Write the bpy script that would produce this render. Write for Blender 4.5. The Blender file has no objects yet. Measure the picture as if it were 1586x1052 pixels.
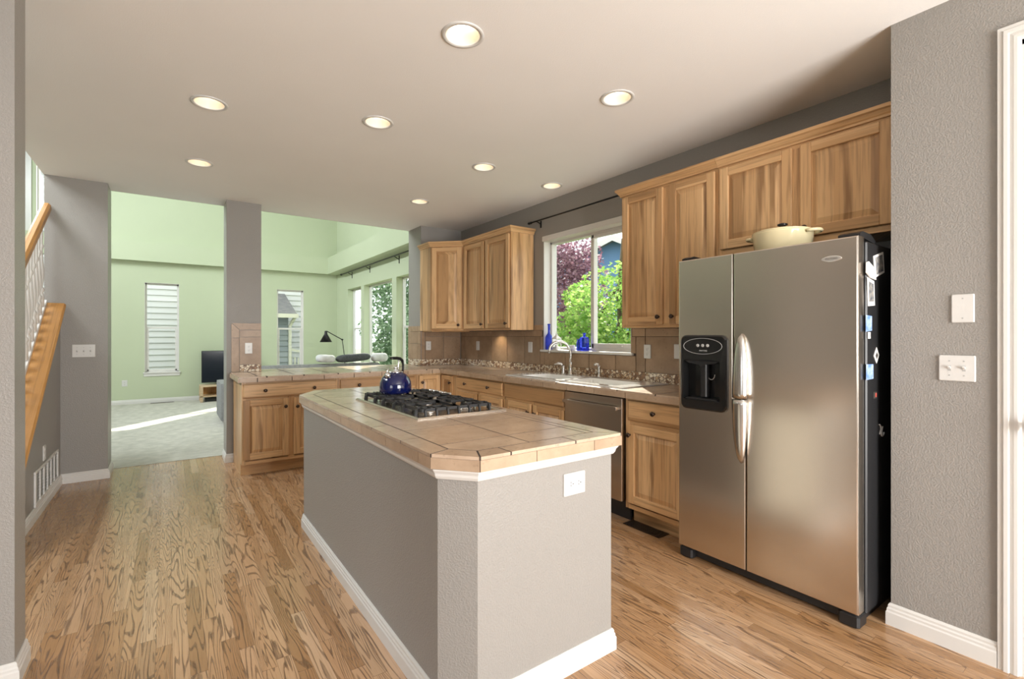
import bpy, bmesh, math, random
from mathutils import Matrix, Vector
random.seed(7)
PI = math.pi
sc = bpy.context.scene
COL = sc.collection

# ------------------------------------------------------------------ camera, world, sun, large lights, exposure
YAW = 0.62186
cam_d = bpy.data.cameras.new('camera'); cam = bpy.data.objects.new('camera', cam_d); COL.objects.link(cam)
cam.location = (0, 0, 1.32); cam.rotation_euler = (PI/2, 0, -YAW)
cam_d.sensor_width = 36.0; cam_d.lens = 743.3/1586*36; cam_d.shift_y = -5.34/1586; cam_d.clip_start = 0.05
sc.camera = cam
sc.view_settings.view_transform = 'Standard'; sc.view_settings.look = 'None'
sc.view_settings.exposure = 0.8; sc.view_settings.gamma = 1.0
sc.view_settings.use_curve_mapping = False
sc.cycles.max_bounces = 8; sc.cycles.diffuse_bounces = 5; sc.cycles.glossy_bounces = 4
sc.cycles.transmission_bounces = 6; sc.cycles.sample_clamp_indirect = 6.0
sc.cycles.use_denoising = True
w = bpy.data.worlds.new('sky'); sc.world = w; w.use_nodes = True
bg = w.node_tree.nodes['Background']; bg.inputs[0].default_value = (.93, .96, 1.0, 1); bg.inputs[1].default_value = 1.35

def light(name, kind, loc, energy, color=(1, 1, 1), direction=None, size=None, size_y=None, **kw):
    d = bpy.data.lights.new(name, kind); o = bpy.data.objects.new(name, d); COL.objects.link(o)
    o.location = loc; d.energy = energy; d.color = color
    if direction is not None: o.rotation_euler = Vector(direction).to_track_quat('-Z', 'Y').to_euler()
    if kind == 'AREA':
        d.shape = 'RECTANGLE'; d.size = size; d.size_y = size_y or size
    for k, v in kw.items(): setattr(d, k, v)
    return o
light('sun', 'SUN', (8, 6, 9), 9.0, (1.0, .93, .82), (-1.1, -1.25, -.87), angle=.01)
# out-of-view area fills added to brighten the rooms, standing in for daylight
light('rear_fill', 'AREA', (1.45, -2.68, 1.2), 160, (1.0, .985, .965), (-.05, 1, 0.30), 2.0, 2.1)  # added fill standing in for daylight from behind the camera
light('side_fill', 'AREA', (-3.55, -1.0, 1.5), 14, (.97, .98, 1.0), (1, .1, -.05), 2.4, 1.5)  # weak fill added on the dining side, its opening is assumed
light('high_fill', 'AREA', (-2.56, 8.3, 4.6), 150, (.88, .95, 1.0), (1, .0, -.35), 2.6, 1.0)  # fill added high in the living room, its openings are invented
light('stair_fill', 'AREA', (-2.5, 4.6, 4.3), 90, (.92, .97, 1.0), (1, .1, -.6), 1.6, 1.4)  # fill added to light the stairwell from above, out of view

# ------------------------------------------------------------------ materials
class NT:
    def __init__(s, name):
        s.m = bpy.data.materials.new(name); s.m.use_nodes = True
        s.t = s.m.node_tree; s.b = s.t.nodes['Principled BSDF']; s._c = None
    def n(s, typ, ins=(), **props):
        nd = s.t.nodes.new(typ)
        for k, v in props.items(): setattr(nd, k, v)
        it = ins.items() if isinstance(ins, dict) else enumerate(ins)
        for k, v in it:
            if v is None: continue
            if hasattr(v, 'is_output') or isinstance(v, bpy.types.NodeSocket): s.t.links.new(v, nd.inputs[k])
            else: nd.inputs[k].default_value = v
        return nd
    def math(s, op, a, b=None, c=None, clamp=False):
        nd = s.n('ShaderNodeMath', (a, b, c), operation=op); nd.use_clamp = clamp
        return nd.outputs[0]
    def co(s):
        if s._c is None: s._c = s.n('ShaderNodeTexCoord')
        return s._c.outputs['Object']
    def xyz(s, v=None):
        return s.n('ShaderNodeSeparateXYZ', (v or s.co(),)).outputs
    def vec(s, x, y, z=0.0): return s.n('ShaderNodeCombineXYZ', (x, y, z)).outputs[0]
    def noise(s, v, scale=1.0, detail=3.0, rough=.55):
        return s.n('ShaderNodeTexNoise', {'Vector': v, 'Scale': scale, 'Detail': detail, 'Roughness': rough}).outputs[0]
    def white(s, v): return s.n('ShaderNodeTexWhiteNoise', {0: v}, noise_dimensions='3D').outputs['Value']
    def ramp(s, f, *stops, interp='LINEAR'):
        nd = s.n('ShaderNodeValToRGB', (f,)); r = nd.color_ramp; r.interpolation = interp
        while len(r.elements) < len(stops): r.elements.new(.5)
        for e, (p, c) in zip(r.elements, stops):
            e.position = p; e.color = (c, c, c, 1) if isinstance(c, (int, float)) else (*c, 1)
        return nd.outputs[0]
    def mix(s, f, a, b, blend='MIX'):
        nd = s.t.nodes.new('ShaderNodeMix'); nd.data_type = 'RGBA'; nd.blend_type = blend
        for i, v in ((0, f), (6, a), (7, b)):
            if isinstance(v, bpy.types.NodeSocket): s.t.links.new(v, nd.inputs[i])
            elif isinstance(v, (int, float)): nd.inputs[i].default_value = v if i == 0 else (v, v, v, 1)
            else: nd.inputs[i].default_value = (*v, 1)
        return nd.outputs[2]
    def set(s, **kw):
        for k, v in kw.items():
            k = {'color': 'Base Color', 'rough': 'Roughness', 'metal': 'Metallic', 'spec': 'Specular IOR Level', 'trans': 'Transmission Weight',
                 'coat': 'Coat Weight', 'ecol': 'Emission Color', 'estr': 'Emission Strength', 'aniso': 'Anisotropic', 'ior': 'IOR', 'normal': 'Normal', 'alpha': 'Alpha'}[k]
            if isinstance(v, bpy.types.NodeSocket): s.t.links.new(v, s.b.inputs[k])
            else: s.b.inputs[k].default_value = (*v, 1) if isinstance(v, tuple) and len(v) == 3 else v
        return s
    def bump(s, h, strength=.3, dist=.01):
        s.set(normal=s.n('ShaderNodeBump', {'Height': h, 'Strength': strength, 'Distance': dist}).outputs[0]); return s

def flat(name, color, rough=.5, metal=0.0, **kw):
    return NT(name).set(color=color, rough=rough, metal=metal, **kw).m

def mottled(name, c0, c1, scale=3.0, rough=.5, bump=None, **kw):
    t = NT(name); f = t.noise(t.co(), scale, 4)
    t.set(color=t.ramp(f, (.3, c0), (.7, c1)), rough=rough, **kw)
    if bump: t.bump(t.noise(t.co(), bump[0], 2), bump[1], bump[2])
    return t.m

def plaster(name, c, rough=.5, strength=.25, spec=.3):
    t = NT(name)
    a = t.noise(t.co(), 150, 2); b = t.noise(t.co(), 1.2, 2)
    h = t.ramp(a, (.42, 0.0), (.62, 1.0))
    t.set(color=t.mix(b, tuple(x*.96 for x in c), tuple(min(1, x*1.04) for x in c)), rough=rough, spec=spec)
    t.bump(h, strength, .004); return t.m

def wood(name, grain, light_=(.69, .44, .225), mid=(.57, .335, .155), dark=(.20, .095, .036), board=.085, rough=.34, streaks=.58):
    t = NT(name); x, y, z = t.xyz(); rnd = t.n('ShaderNodeObjectInfo').outputs['Random']
    u = t.math('ADD', x, t.math('MULTIPLY', y, .6))
    a, g = (u, z) if grain == 'v' else ((z, u) if grain == 'h' else (x, y))
    wob = t.noise(t.vec(0.0, t.math('MULTIPLY', g, .8), t.math('MULTIPLY', rnd, 50.)), 1.0, 1)
    bid = t.math('FLOOR', t.math('ADD', t.math('DIVIDE', a, board), t.math('MULTIPLY', wob, .25)))
    r = t.white(t.vec(bid, t.math('MULTIPLY', rnd, 97.), 1.0))
    base = t.ramp(r, (0, light_), (.45, tuple(.6*p+.4*q for p, q in zip(light_, mid))), (.8, mid), (1, tuple(.55*p+.45*q for p, q in zip(mid, dark))))
    fine = t.noise(t.vec(t.math('MULTIPLY', a, 70.), t.math('MULTIPLY', g, 2.6), t.math('MULTIPLY', r, 40.)), 1.0, 5)
    big = t.noise(t.vec(t.math('MULTIPLY', a, 13.), t.math('MULTIPLY', g, .9), t.math('ADD', t.math('MULTIPLY', r, 60.), t.math('MULTIPLY', rnd, 30.))), 1.0, 3, .6)
    s1 = t.ramp(big, (streaks-.04, 0.0), (streaks+.08, 1.0))
    col = t.mix(t.math('MULTIPLY', s1, .75), base, dark)
    col = t.mix(t.ramp(fine, (.47, 0.0), (.72, .62)), col, tuple(v*.50 for v in mid))
    t.set(color=col, rough=rough, spec=.4)
    t.bump(fine, .08, .002); return t.m

def oak_floor():
    t = NT('oak_strip_floor'); x, y, z = t.xyz()
    W = .0572
    px = t.math('FLOOR', t.math('DIVIDE', x, W))
    r1 = t.white(t.vec(px, 3.0, 0.0))
    ly = t.math('DIVIDE', t.math('ADD', y, t.math('MULTIPLY', r1, 7.0)), .78)
    py = t.math('FLOOR', ly)
    r2 = t.white(t.vec(px, py, 5.0)); r3 = t.white(t.vec(py, px, 9.0))
    base = t.ramp(r2, (0, (.45, .265, .135)), (.35, (.51, .32, .18)), (.65, (.40, .225, .107)), (.85, (.33, .18, .08)), (1, (.55, .37, .225)))
    # cathedral figure: contour lines of a stretched noise, each board with its own seed
    sx = t.math('MULTIPLY', x, t.math('ADD', 9.0, t.math('MULTIPLY', r3, 13.0)))
    nz = t.noise(t.vec(sx, t.math('MULTIPLY', y, 1.0), t.math('MULTIPLY', r2, 80.0)), 1.0, 1.5, .5)
    ln = t.math('SINE', t.math('MULTIPLY', nz, t.math('ADD', 85.0, t.math('MULTIPLY', r3, 80.0))))
    lines = t.ramp(ln, (.38, 0.0), (.90, 1.0))
    fine = t.noise(t.vec(t.math('MULTIPLY', x, 160.), t.math('MULTIPLY', y, 5.0), r2), 1.0, 3)
    lines = t.math('MULTIPLY', lines, t.ramp(fine, (.30, .35), (.6, 1.0)))
    col = t.mix(t.math('MULTIPLY', lines, .85), base, (.085, .038, .015))
    col = t.mix(t.ramp(fine, (.5, 0.0), (.8, .4)), col, (.24, .13, .06))
    fx = t.math('FRACT', t.math('DIVIDE', x, W)); fy = t.math('FRACT', ly)
    gx = t.math('LESS_THAN', fx, .022); gy = t.math('LESS_THAN', fy, .0022)
    gap = t.math('MAXIMUM', gx, gy)
    col = t.mix(t.math('MULTIPLY', gap, .6), col, (.09, .045, .02))
    t.set(color=col, rough=t.ramp(lines, (0, .19), (1, .32)), spec=.55)
    h = t.math('SUBTRACT', t.math('MULTIPLY', lines, -.5), gap)
    t.bump(h, .14, .0015); return t.m

def stone_tile(name, c0, c1, rough=.3, tint=.35):
    t = NT(name); at = t.n('ShaderNodeAttribute', attribute_name='tint').outputs['Fac']
    o = t.vec(t.math('MULTIPLY', at, 31.), t.math('MULTIPLY', at, 17.), at)
    v = t.n('ShaderNodeVectorMath', (t.co(), o), operation='ADD').outputs[0]
    f = t.noise(v, 5.0, 6, .65); g = t.noise(v, 45., 4, .6)
    col = t.ramp(f, (.28, c0), (.72, c1))
    col = t.mix(t.ramp(g, (.60, 0.0), (.72, .55)), col, tuple(p*.55 for p in c0))
    col = t.mix(t.math('MULTIPLY', t.math('SUBTRACT', at, .5), tint, clamp=True), col, tuple(p*.5 for p in c0))
    t.set(color=col, rough=rough, spec=.45); t.bump(g, .10, .002); return t.m

def pebbles():
    t = NT('pebble_mosaic'); v = t.co()
    vo = t.n('ShaderNodeTexVoronoi', {'Vector': v, 'Scale': 40.0}); ed = t.n('ShaderNodeTexVoronoi', {'Vector': v, 'Scale': 40.0}, feature='DISTANCE_TO_EDGE')
    r = t.white(vo.outputs['Color'])
    c = t.ramp(r, (0, (.80, .70, .54)), (.34, (.33, .19, .10)), (.50, (.72, .58, .40)), (.66, (.85, .78, .65)), (.78, (.22, .12, .07)), (.88, (.55, .38, .22)), interp='CONSTANT')
    e = t.ramp(ed.outputs['Distance'], (.05, 0.0), (.10, 1.0))
    t.set(color=t.mix(e, (.20, .125, .08), c), rough=.4); t.bump(e, .5, .004); return t.m

def steel(name, c=(.70, .635, .56), rough=.24, axis='z'):
    t = NT(name); x, y, z = t.xyz()
    v = t.vec(t.math('MULTIPLY', x, 3.), t.math('MULTIPLY', y, 3.), t.math('MULTIPLY', z, 420.)) if axis == 'z' else t.vec(t.math('MULTIPLY', x, 420.), t.math('MULTIPLY', y, 420.), t.math('MULTIPLY', z, 3.))
    n = t.noise(v, 1.0, 2)
    t.set(color=c, metal=1.0, rough=rough); return t.m

def tinted(name, ca, cb, rough=.6, spec=.3):
    t = NT(name); at = t.n('ShaderNodeAttribute', attribute_name='tint').outputs['Fac']
    t.set(color=t.mix(at, ca, cb), rough=rough, spec=spec); return t.m

def leafmat(name, ca, cb, cc):
    t = NT(name); at = t.n('ShaderNodeAttribute', attribute_name='tint').outputs['Fac']
    c = t.ramp(at, (0, ca), (.55, cb), (1, cc))
    d = t.n('ShaderNodeBsdfTranslucent', (c,)).outputs[0]
    t.set(color=c, rough=.5)
    mx = t.n('ShaderNodeMixShader', (.4, t.b.outputs[0], d))
    t.t.links.new(mx.outputs[0], t.t.nodes['Material Output'].inputs[0]); return t.m

def glass_pane():
    t = NT('window_glass')
    tr = t.n('ShaderNodeBsdfTransparent', ((.97, .99, .98, 1),)).outputs[0]
    gl = t.n('ShaderNodeBsdfGlossy', {'Color': (1, 1, 1, 1), 'Roughness': 0.0}).outputs[0]
    f = t.n('ShaderNodeLayerWeight', {'Blend': .12}).outputs['Facing']
    f = t.math('ADD', t.math('MULTIPLY', t.math('POWER', f, 3.0), .35), .012)
    mx = t.n('ShaderNodeMixShader', (f, tr, gl))
    t.t.links.new(mx.outputs[0], t.t.nodes['Material Output'].inputs[0]); return t.m

def emit(name, c, strength):
    return NT(name).set(color=c, ecol=c, estr=strength, rough=.5).m

M = {}
M['gray'] = plaster('gray_paint', (.292, .276, .254), .34, .26)
M['green'] = plaster('green_paint', (.51, .565, .40), .6, .10)
M['ceiling'] = plaster('ceiling_paint', (.87, .86, .84), .75, .08, .2)
M['white'] = flat('white_trim_paint', (.66, .645, .615), .32)
M['plate'] = flat('white_plastic', (.64, .63, .605), .3)
M['slot'] = flat('dark_slot', (.05, .045, .04), .5)
M['floor'] = oak_floor()
M['carpet'] = mottled('cream_carpet', (.50, .49, .43), (.66, .64, .57), 9, .95, (350, .6, .01), spec=.05)
M['wood_v'] = wood('hickory_upright_grain', 'v')
M['wood_h'] = wood('hickory_level_grain', 'h', board=.11, streaks=.63)
M['wood_f'] = wood('hickory_frame_grain', 'v', board=.2, streaks=.66)
M['rail'] = wood('golden_oak', 'y', (.50, .25, .075), (.42, .195, .052), (.30, .13, .035), board=.3, streaks=.8)
M['palewood'] = wood('pale_birch', 'h', (.66, .50, .33), (.60, .44, .28), (.5, .35, .2), board=.3, streaks=.8)
M['bronze'] = flat('dark_bronze', (.075, .052, .04), .3, .8)
M['tile'] = stone_tile('travertine_tile', (.40, .285, .20), (.60, .46, .34), .2)
M['tile_edge'] = stone_tile('travertine_edge_tile', (.37, .255, .165), (.56, .41, .285), .3)
M['grout'] = flat('brown_grout', (.055, .036, .026), .8)
M['slate'] = stone_tile('brown_stone_tile', (.27, .175, .105), (.43, .30, .195), .38, .55)
M['pebble'] = pebbles()
M['steel'] = steel('brushed_stainless')
M['steel_v'] = steel('brushed_stainless_upright', axis='x')
M['satin'] = flat('satin_nickel', (.62, .60, .57), .25, 1.0)
M['chrome'] = flat('chrome', (.75, .75, .75), .1, 1.0)
M['black_gloss'] = flat('black_gloss_plastic', (.012, .012, .012), .14)
M['black'] = flat('black_textured_plastic', (.014, .014, .015), .42)
M['iron'] = flat('cast_iron', (.018, .018, .019), .5)
M['blackmetal'] = flat('black_metal', (.02, .02, .02), .35, .6)
M['enamel_blue'] = flat('cobalt_enamel', (.003, .007, .065), .06, coat=.6)
M['enamel_cream'] = flat('cream_enamel', (.80, .70, .44), .12, coat=.5)
M['porcelain'] = flat('white_porcelain', (.80, .80, .78), .1, coat=.4)
M['blueglass'] = NT('cobalt_glass').set(color=(.06, .10, .75), rough=.04, trans=.75, ior=1.35).m
M['glass'] = glass_pane()
M['clear'] = NT('clear_glass').set(color=(.92, .96, .97), rough=.03, trans=.92, ior=1.3).m
M['baffle'] = flat('warm_white_baffle', (.80, .69, .55), .5)
M['bulb'] = emit('lit_bulb', (1.0, .94, .85), 3.0)
M['screen'] = flat('tv_screen', (.012, .016, .024), .12)
M['sofa'] = mottled('gray_upholstery', (.20, .20, .20), (.27, .27, .27), 30, .9, (220, .3, .005))
M['throw'] = mottled('charcoal_throw', (.055, .06, .065), (.10, .105, .11), 40, .95, (160, .5, .01))
M['pillow'] = mottled('pale_pillow_fabric', (.55, .55, .55), (.72, .72, .72), 14, .9, (150, .3, .005))
M['siding_w'] = tinted('pale_siding', (.60, .60, .63), (.72, .72, .75), .7)
M['siding_b'] = tinted('blue_siding', (.10, .19, .34), (.13, .24, .42), .7)
M['siding_g'] = tinted('gray_blue_siding', (.24, .27, .34), (.30, .33, .40), .7)
M['shingle'] = mottled('roof_shingle', (.16, .16, .17), (.24, .23, .23), 8, .9)
M['grass'] = mottled('lawn', (.12, .15, .07), (.19, .23, .11), 3, .95)
M['bark'] = mottled('bark', (.09, .065, .045), (.16, .12, .09), 12, .95)
M['leaf_g'] = leafmat('green_leaves', (.14, .30, .05), (.32, .52, .12), (.55, .68, .24))
M['leaf_p'] = leafmat('purple_leaves', (.14, .07, .10), (.26, .13, .18), (.44, .28, .34))
M['leaf_d'] = leafmat('dark_green_leaves', (.12, .20, .11), (.24, .36, .22), (.45, .56, .42))
M['paper'] = flat('white_card', (.75, .74, .72), .5)
M['photo_blue'] = mottled('blue_photo', (.03, .12, .30), (.50, .62, .75), 30, .25)
M['photo_dark'] = mottled('dark_photo', (.03, .05, .10), (.45, .42, .36), 40, .25)
M['photo_sky'] = mottled('sky_photo', (.05, .20, .60), (.60, .70, .82), 22, .25)
M['red'] = flat('red_sticker', (.45, .08, .06), .4)
M['silverbadge'] = flat('silver_badge', (.70, .68, .64), .2, .7)
M['graybutton'] = flat('gray_button', (.42, .42, .41), .4)
M['brownbox'] = flat('dark_set_top_box', (.03, .03, .03), .4)

# ------------------------------------------------------------------ mesh building
WM = {}
class MB:
    def __init__(s, Mx=None):
        s.bm = bmesh.new(); s.M = Mx or Matrix(); s.mi = 0; s.tl = s.bm.faces.layers.float.new('tint'); s.tint = 0.0; s.smooth = False
    def _fin(s, vs, fs):
        for f in fs: f.material_index = s.mi; f[s.tl] = s.tint; f.smooth = s.smooth
    def face(s, pts):
        vs = [s.bm.verts.new(s.M @ Vector(p)) for p in pts]
        f = s.bm.faces.new(vs); s._fin(vs, [f]); return f
    def loops(s, rings, close=True, cap0=True, cap1=True):
        """skin a list of equal-length rings"""
        V = [[s.bm.verts.new(s.M @ Vector(p)) for p in r] for r in rings]; fs = []; n = len(rings[0])
        for a, b in zip(V, V[1:]):
            for i in range(n if close else n-1):
                j = (i+1) % n
                fs.append(s.bm.faces.new((a[i], a[j], b[j], b[i])))
        if cap0: fs.append(s.bm.faces.new(V[0][::-1]))
        if cap1: fs.append(s.bm.faces.new(V[-1]))
        s._fin(None, fs); return fs
    def box(s, x0, x1, y0, y1, z0, z1, bev=0.0):
        if bev <= 0:
            r = lambda z: [(x0, y0, z), (x1, y0, z), (x1, y1, z), (x0, y1, z)]
            s.loops([r(z0), r(z1)])
        else:
            b = min(bev, (x1-x0)*.49, (y1-y0)*.49, (z1-z0)*.49)
            def r(z, i): return [(x0+i, y0, z), (x1-i, y0, z), (x1, y0+i, z), (x1, y1-i, z), (x1-i, y1, z), (x0+i, y1, z), (x0, y1-i, z), (x0, y0+i, z)]
            def r2(z): return [(x0+b, y0+b, z), (x1-b, y0+b, z), (x1-b, y0+b, z), (x1-b, y1-b, z), (x1-b, y1-b, z), (x0+b, y1-b, z), (x0+b, y1-b, z), (x0+b, y0+b, z)]
            s.loops([[(p[0], p[1], z0) for p in [(x0+2*b, y0+b), (x1-2*b, y0+b), (x1-b, y0+2*b), (x1-b, y1-2*b), (x1-2*b, y1-b), (x0+2*b, y1-b), (x0+b, y1-2*b), (x0+b, y0+2*b)]] if min(x1-x0, y1-y0) > 4.2*b else [(p[0]*.98+.02*(x0+x1)/2, p[1]*.98+.02*(y0+y1)/2, z0) for p in r(0, b)],
                     r(z0+b, b), r(z1-b, b),
                     [(p[0], p[1], z1) for p in [(x0+2*b, y0+b), (x1-2*b, y0+b), (x1-b, y0+2*b), (x1-b, y1-2*b), (x1-2*b, y1-b), (x0+2*b, y1-b), (x0+b, y1-2*b), (x0+b, y0+2*b)]] if min(x1-x0, y1-y0) > 4.2*b else [(p[0]*.98+.02*(x0+x1)/2, p[1]*.98+.02*(y0+y1)/2, z1) for p in r(0, b)]])
        return s
    def prism(s, poly, h0, h1, axis='z', inset=0.0):
        """extrude a 2D polygon; axis z: (x,y), axis x: (y,z), axis y: (x,z)"""
        def P(p, h): return (p[0], p[1], h) if axis == 'z' else ((h, p[0], p[1]) if axis == 'x' else (p[0], h, p[1]))
        if inset:
            cx = sum(p[0] for p in poly)/len(poly); cy = sum(p[1] for p in poly)/len(poly)
            q = shrink(poly, inset); e = inset*(1 if h1 > h0 else -1)
            s.loops([[P(p, h0) for p in poly], [P(p, h1-e) for p in poly], [P(p, h1) for p in q]])
        else: s.loops([[P(p, h0) for p in poly], [P(p, h1) for p in poly]])
        return s
    def lathe(s, prof, c=(0, 0, 0), n=20, axis='z', cap0=True, cap1=True):
        rings = []
        for r, h in prof:
            ring = []
            for i in range(n):
                a = 2*PI*i/n; p, q = r*math.cos(a), r*math.sin(a)
                v = (p, q, h) if axis == 'z' else ((h, p, q) if axis == 'x' else (q, h, p))
                ring.append((c[0]+v[0], c[1]+v[1], c[2]+v[2]))
            rings.append(ring)
        s.loops(rings, cap0=cap0, cap1=cap1); return s
    def tube(s, pts, r, n=10, flat_=None):
        pts = [Vector(p) for p in pts]; m = len(pts); rings = []; up = None
        for i, p in enumerate(pts):
            t = ((pts[min(i+1, m-1)]-p).normalized() + (p-pts[max(i-1, 0)]).normalized()).normalized()
            if up is None: up = Vector((0, 0, 1)) if abs(t.z) < .9 else Vector((1, 0, 0))
            a = (up - t*up.dot(t)).normalized(); b = t.cross(a); up = a
            rr = r[i] if isinstance(r, (list, tuple)) else r
            k = flat_ or 1.0
            rings.append([tuple(p + a*rr*math.cos(2*PI*j/n) + b*rr*k*math.sin(2*PI*j/n)) for j in range(n)])
        s.loops(rings); return s
    def bar(s, p0, p1, wx, wz):
        p0, p1 = Vector(p0), Vector(p1); t = (p1-p0).normalized()
        up = Vector((0, 0, 1)) if abs(t.z) < .95 else Vector((1, 0, 0))
        a = t.cross(up).normalized(); b = a.cross(t)
        r = lambda p: [tuple(p+a*i*wx/2+b*j*wz/2) for i, j in ((-1, -1), (1, -1), (1, 1), (-1, 1))]
        s.loops([r(p0), r(p1)]); return s
    def build(s, name, mats, parent=None, label=None, smooth=None, origin=None):
        if not isinstance(mats, (list, tuple)): mats = [mats]
        bmesh.ops.recalc_face_normals(s.bm, faces=s.bm.faces)
        me = bpy.data.meshes.new(name)
        if parent is not None:
            o = bpy.data.objects.new(name, me); o.parent = parent; W = WM[parent]; WM[o] = W
            s.bm.transform(W.inverted())
        else:
            vs = [v.co for v in s.bm.verts]
            c = Vector(((min(v.x for v in vs)+max(v.x for v in vs))/2, (min(v.y for v in vs)+max(v.y for v in vs))/2, min(v.z for v in vs)))
            if origin: c = Vector(origin)
            s.bm.transform(Matrix.Translation(-c)); o = bpy.data.objects.new(name, me); o.location = c; WM[o] = Matrix.Translation(c)
        if smooth is not None:
            for f in s.bm.faces: f.smooth = smooth
        s.bm.to_mesh(me); s.bm.free()
        for m in mats: me.materials.append(m)
        COL.objects.link(o)
        if label: o['label'] = label
        return o
def shrink(poly, d):
    """inset a polygon (any winding) by d"""
    n = len(poly); A = sum(poly[i][0]*poly[(i+1) % n][1]-poly[(i+1) % n][0]*poly[i][1] for i in range(n)); sg = 1 if A > 0 else -1; out = []
    for i in range(n):
        p0, p, p1 = Vector(poly[i-1]), Vector(poly[i]), Vector(poly[(i+1) % n])
        e0, e1 = (p-p0).normalized(), (p1-p).normalized()
        n0, n1 = Vector((-e0.y, e0.x))*sg, Vector((-e1.y, e1.x))*sg
        b = (n0+n1); k = d/max(.2, 1+n0.dot(n1)); q = p+b*k; out.append((q.x, q.y))
    return out
def rrect(x0, x1, y0, y1, r, n=4):
    out = []
    for cx, cy, a0 in ((x1-r, y1-r, 0), (x0+r, y1-r, PI/2), (x0+r, y0+r, PI), (x1-r, y0+r, 1.5*PI)):
        for i in range(n+1): a = a0+PI/2*i/n; out.append((cx+r*math.cos(a), cy+r*math.sin(a)))
    return out
def tag(o, label, cat, group=None, kind=None):
    o['label'] = label; o['category'] = cat
    if group: o['group'] = group
    if kind: o['kind'] = kind
    return o
def thing(name, label, cat, loc=(0, 0, 0), rz=0.0, group=None):
    o = bpy.data.objects.new(name, None); COL.objects.link(o); o.location = loc; o.rotation_euler = (0, 0, rz); o.empty_display_size = .1
    WM[o] = Matrix.Translation(loc) @ Matrix.Rotation(rz, 4, 'Z')
    return tag(o, label, cat, group)
def struct(name, mb, m, label=None, cat=None):
    o = mb.build(name, m); o['kind'] = 'structure'; o['label'] = label or name.replace('_', ' '); o['category'] = cat or name.split('_')[0]
    return o
def kids(o): return [c for c in COL.objects if c.parent == o]
def dup(root, loc, rz=None, label=None):
    r = root.copy(); COL.objects.link(r); r.location = loc
    if rz is not None: r.rotation_euler = (0, 0, rz)
    if label: r['label'] = label
    for ch in kids(root):
        c = ch.copy(); COL.objects.link(c); c.parent = r
        for g in kids(ch):
            d = g.copy(); COL.objects.link(d); d.parent = c
    return r
def LM(o): return MB(WM[o])          # author in the thing's own coordinates

CZ = 2.743
# ------------------------------------------------------------------ the setting
struct('floor', MB().box(-3.6, 3.4, -4.1, 6.18, -.12, 0), M['floor'], 'strip oak floor with dark cathedral grain', 'floor')
struct('floor_living', MB().box(-2.75, 3.45, 6.18, 11.98, -.12, .004), M['carpet'], 'cream carpet of the green living room', 'floor')
# kitchen ceiling with holes for the cans
LIGHTS = [(1.132, 1.977), (.205, 3.457), (.210, 4.692), (1.135, 3.114), (2.18, 1.963), (2.16, 3.418), (2.95, 3.467), (2.16, 4.688)]
def ceiling():
    mb = MB().prism([(-3.6, -4.1), (3.4, -4.1), (3.4, 6.10), (-.89, 6.10), (-.89, 2.74), (-3.6, 2.74)], CZ, CZ+.3)
    o = struct('ceiling', mb, M['ceiling'], 'pale warm white textured ceiling', 'ceiling')
    ct = MB()
    for x, y in LIGHTS: ct.lathe([(.082, CZ-.1), (.082, CZ+.16)], (x, y, 0), 40)
    c = ct.build('cutter', M['ceiling'])
    md = o.modifiers.new('b', 'BOOLEAN'); md.object = c; md.operation = 'DIFFERENCE'; md.solver = 'EXACT'
    dg = bpy.context.evaluated_depsgraph_get(); me = bpy.data.meshes.new_from_object(o.evaluated_get(dg))
    o.modifiers.clear(); o.data = me; bpy.data.objects.remove(c)
ceiling()
def wall_open(name, m, axis, c0, c1, a0, a1, z0, z1, holes, label):
    """wall slab along axis ('x' or 'y') with rectangular holes (a0,a1,z0,z1)"""
    mb = MB(); cuts = sorted({a0, a1} | {h[0] for h in holes} | {h[1] for h in holes})
    for p, q in zip(cuts, cuts[1:]):
        hs = sorted([h for h in holes if h[0] <= p+1e-6 and h[1] >= q-1e-6], key=lambda h: h[2]); z = z0
        for h in hs+[(0, 0, z1, z1)]:
            if h[2] > z+1e-6:
                if axis == 'y': mb.box(c0, c1, p, q, z, h[2])
                else: mb.box(p, q, c0, c1, z, h[2])
            z = h[3]
    bmesh.ops.remove_doubles(mb.bm, verts=mb.bm.verts, dist=1e-5)
    return struct(name, mb, m, label, 'wall')
KW = (2.76, 3.945, 1.175, 2.325)              # kitchen window opening (y0,y1,z0,z1)
wall_open('wall_right', M['gray'], 'y', 3.24, 3.42, .775, 6.10, 0, CZ, [KW], 'gray kitchen wall behind the sink run')
struct('wall_back', MB().box(2.65, 3.24, 5.71, 6.10, 0, CZ), M['gray'], 'short gray wall at the kitchen corner', 'wall')
struct('column', MB().box(.495, .82, 5.80, 6.10, 0, CZ), M['gray'], 'gray square column at the end of the peninsula', 'column')
struct('wall_pillar', MB().box(-.885, -.455, 5.82, 6.15, 0, CZ), M['gray'], 'gray wall pillar at the foot of the stairs', 'wall')
struct('wall_left', MB().box(-3.6, -.472, 2.572, 2.74, 0, CZ), M['gray'], 'gray wall end close to the camera', 'wall')
wall_open('wall_front', M['gray'], 'y', 2.69, 3.42, -4.1, .775, 0, CZ, [(-.47, .362, 0, 2.47)], 'gray wall with switches beside the refrigerator')
wall_open('wall_rear', M['gray'], 'x', -2.8, -2.7, -3.7, 3.42, 0, CZ, [(.4, 2.5, .05, 2.25)], 'gray wall behind the camera')
wall_open('wall_side', M['gray'], 'y', -3.7, -3.6, -4.1, 2.74, 0, CZ, [(-2.2, .2, .75, 2.25)], 'gray side wall of the dining end')
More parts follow.
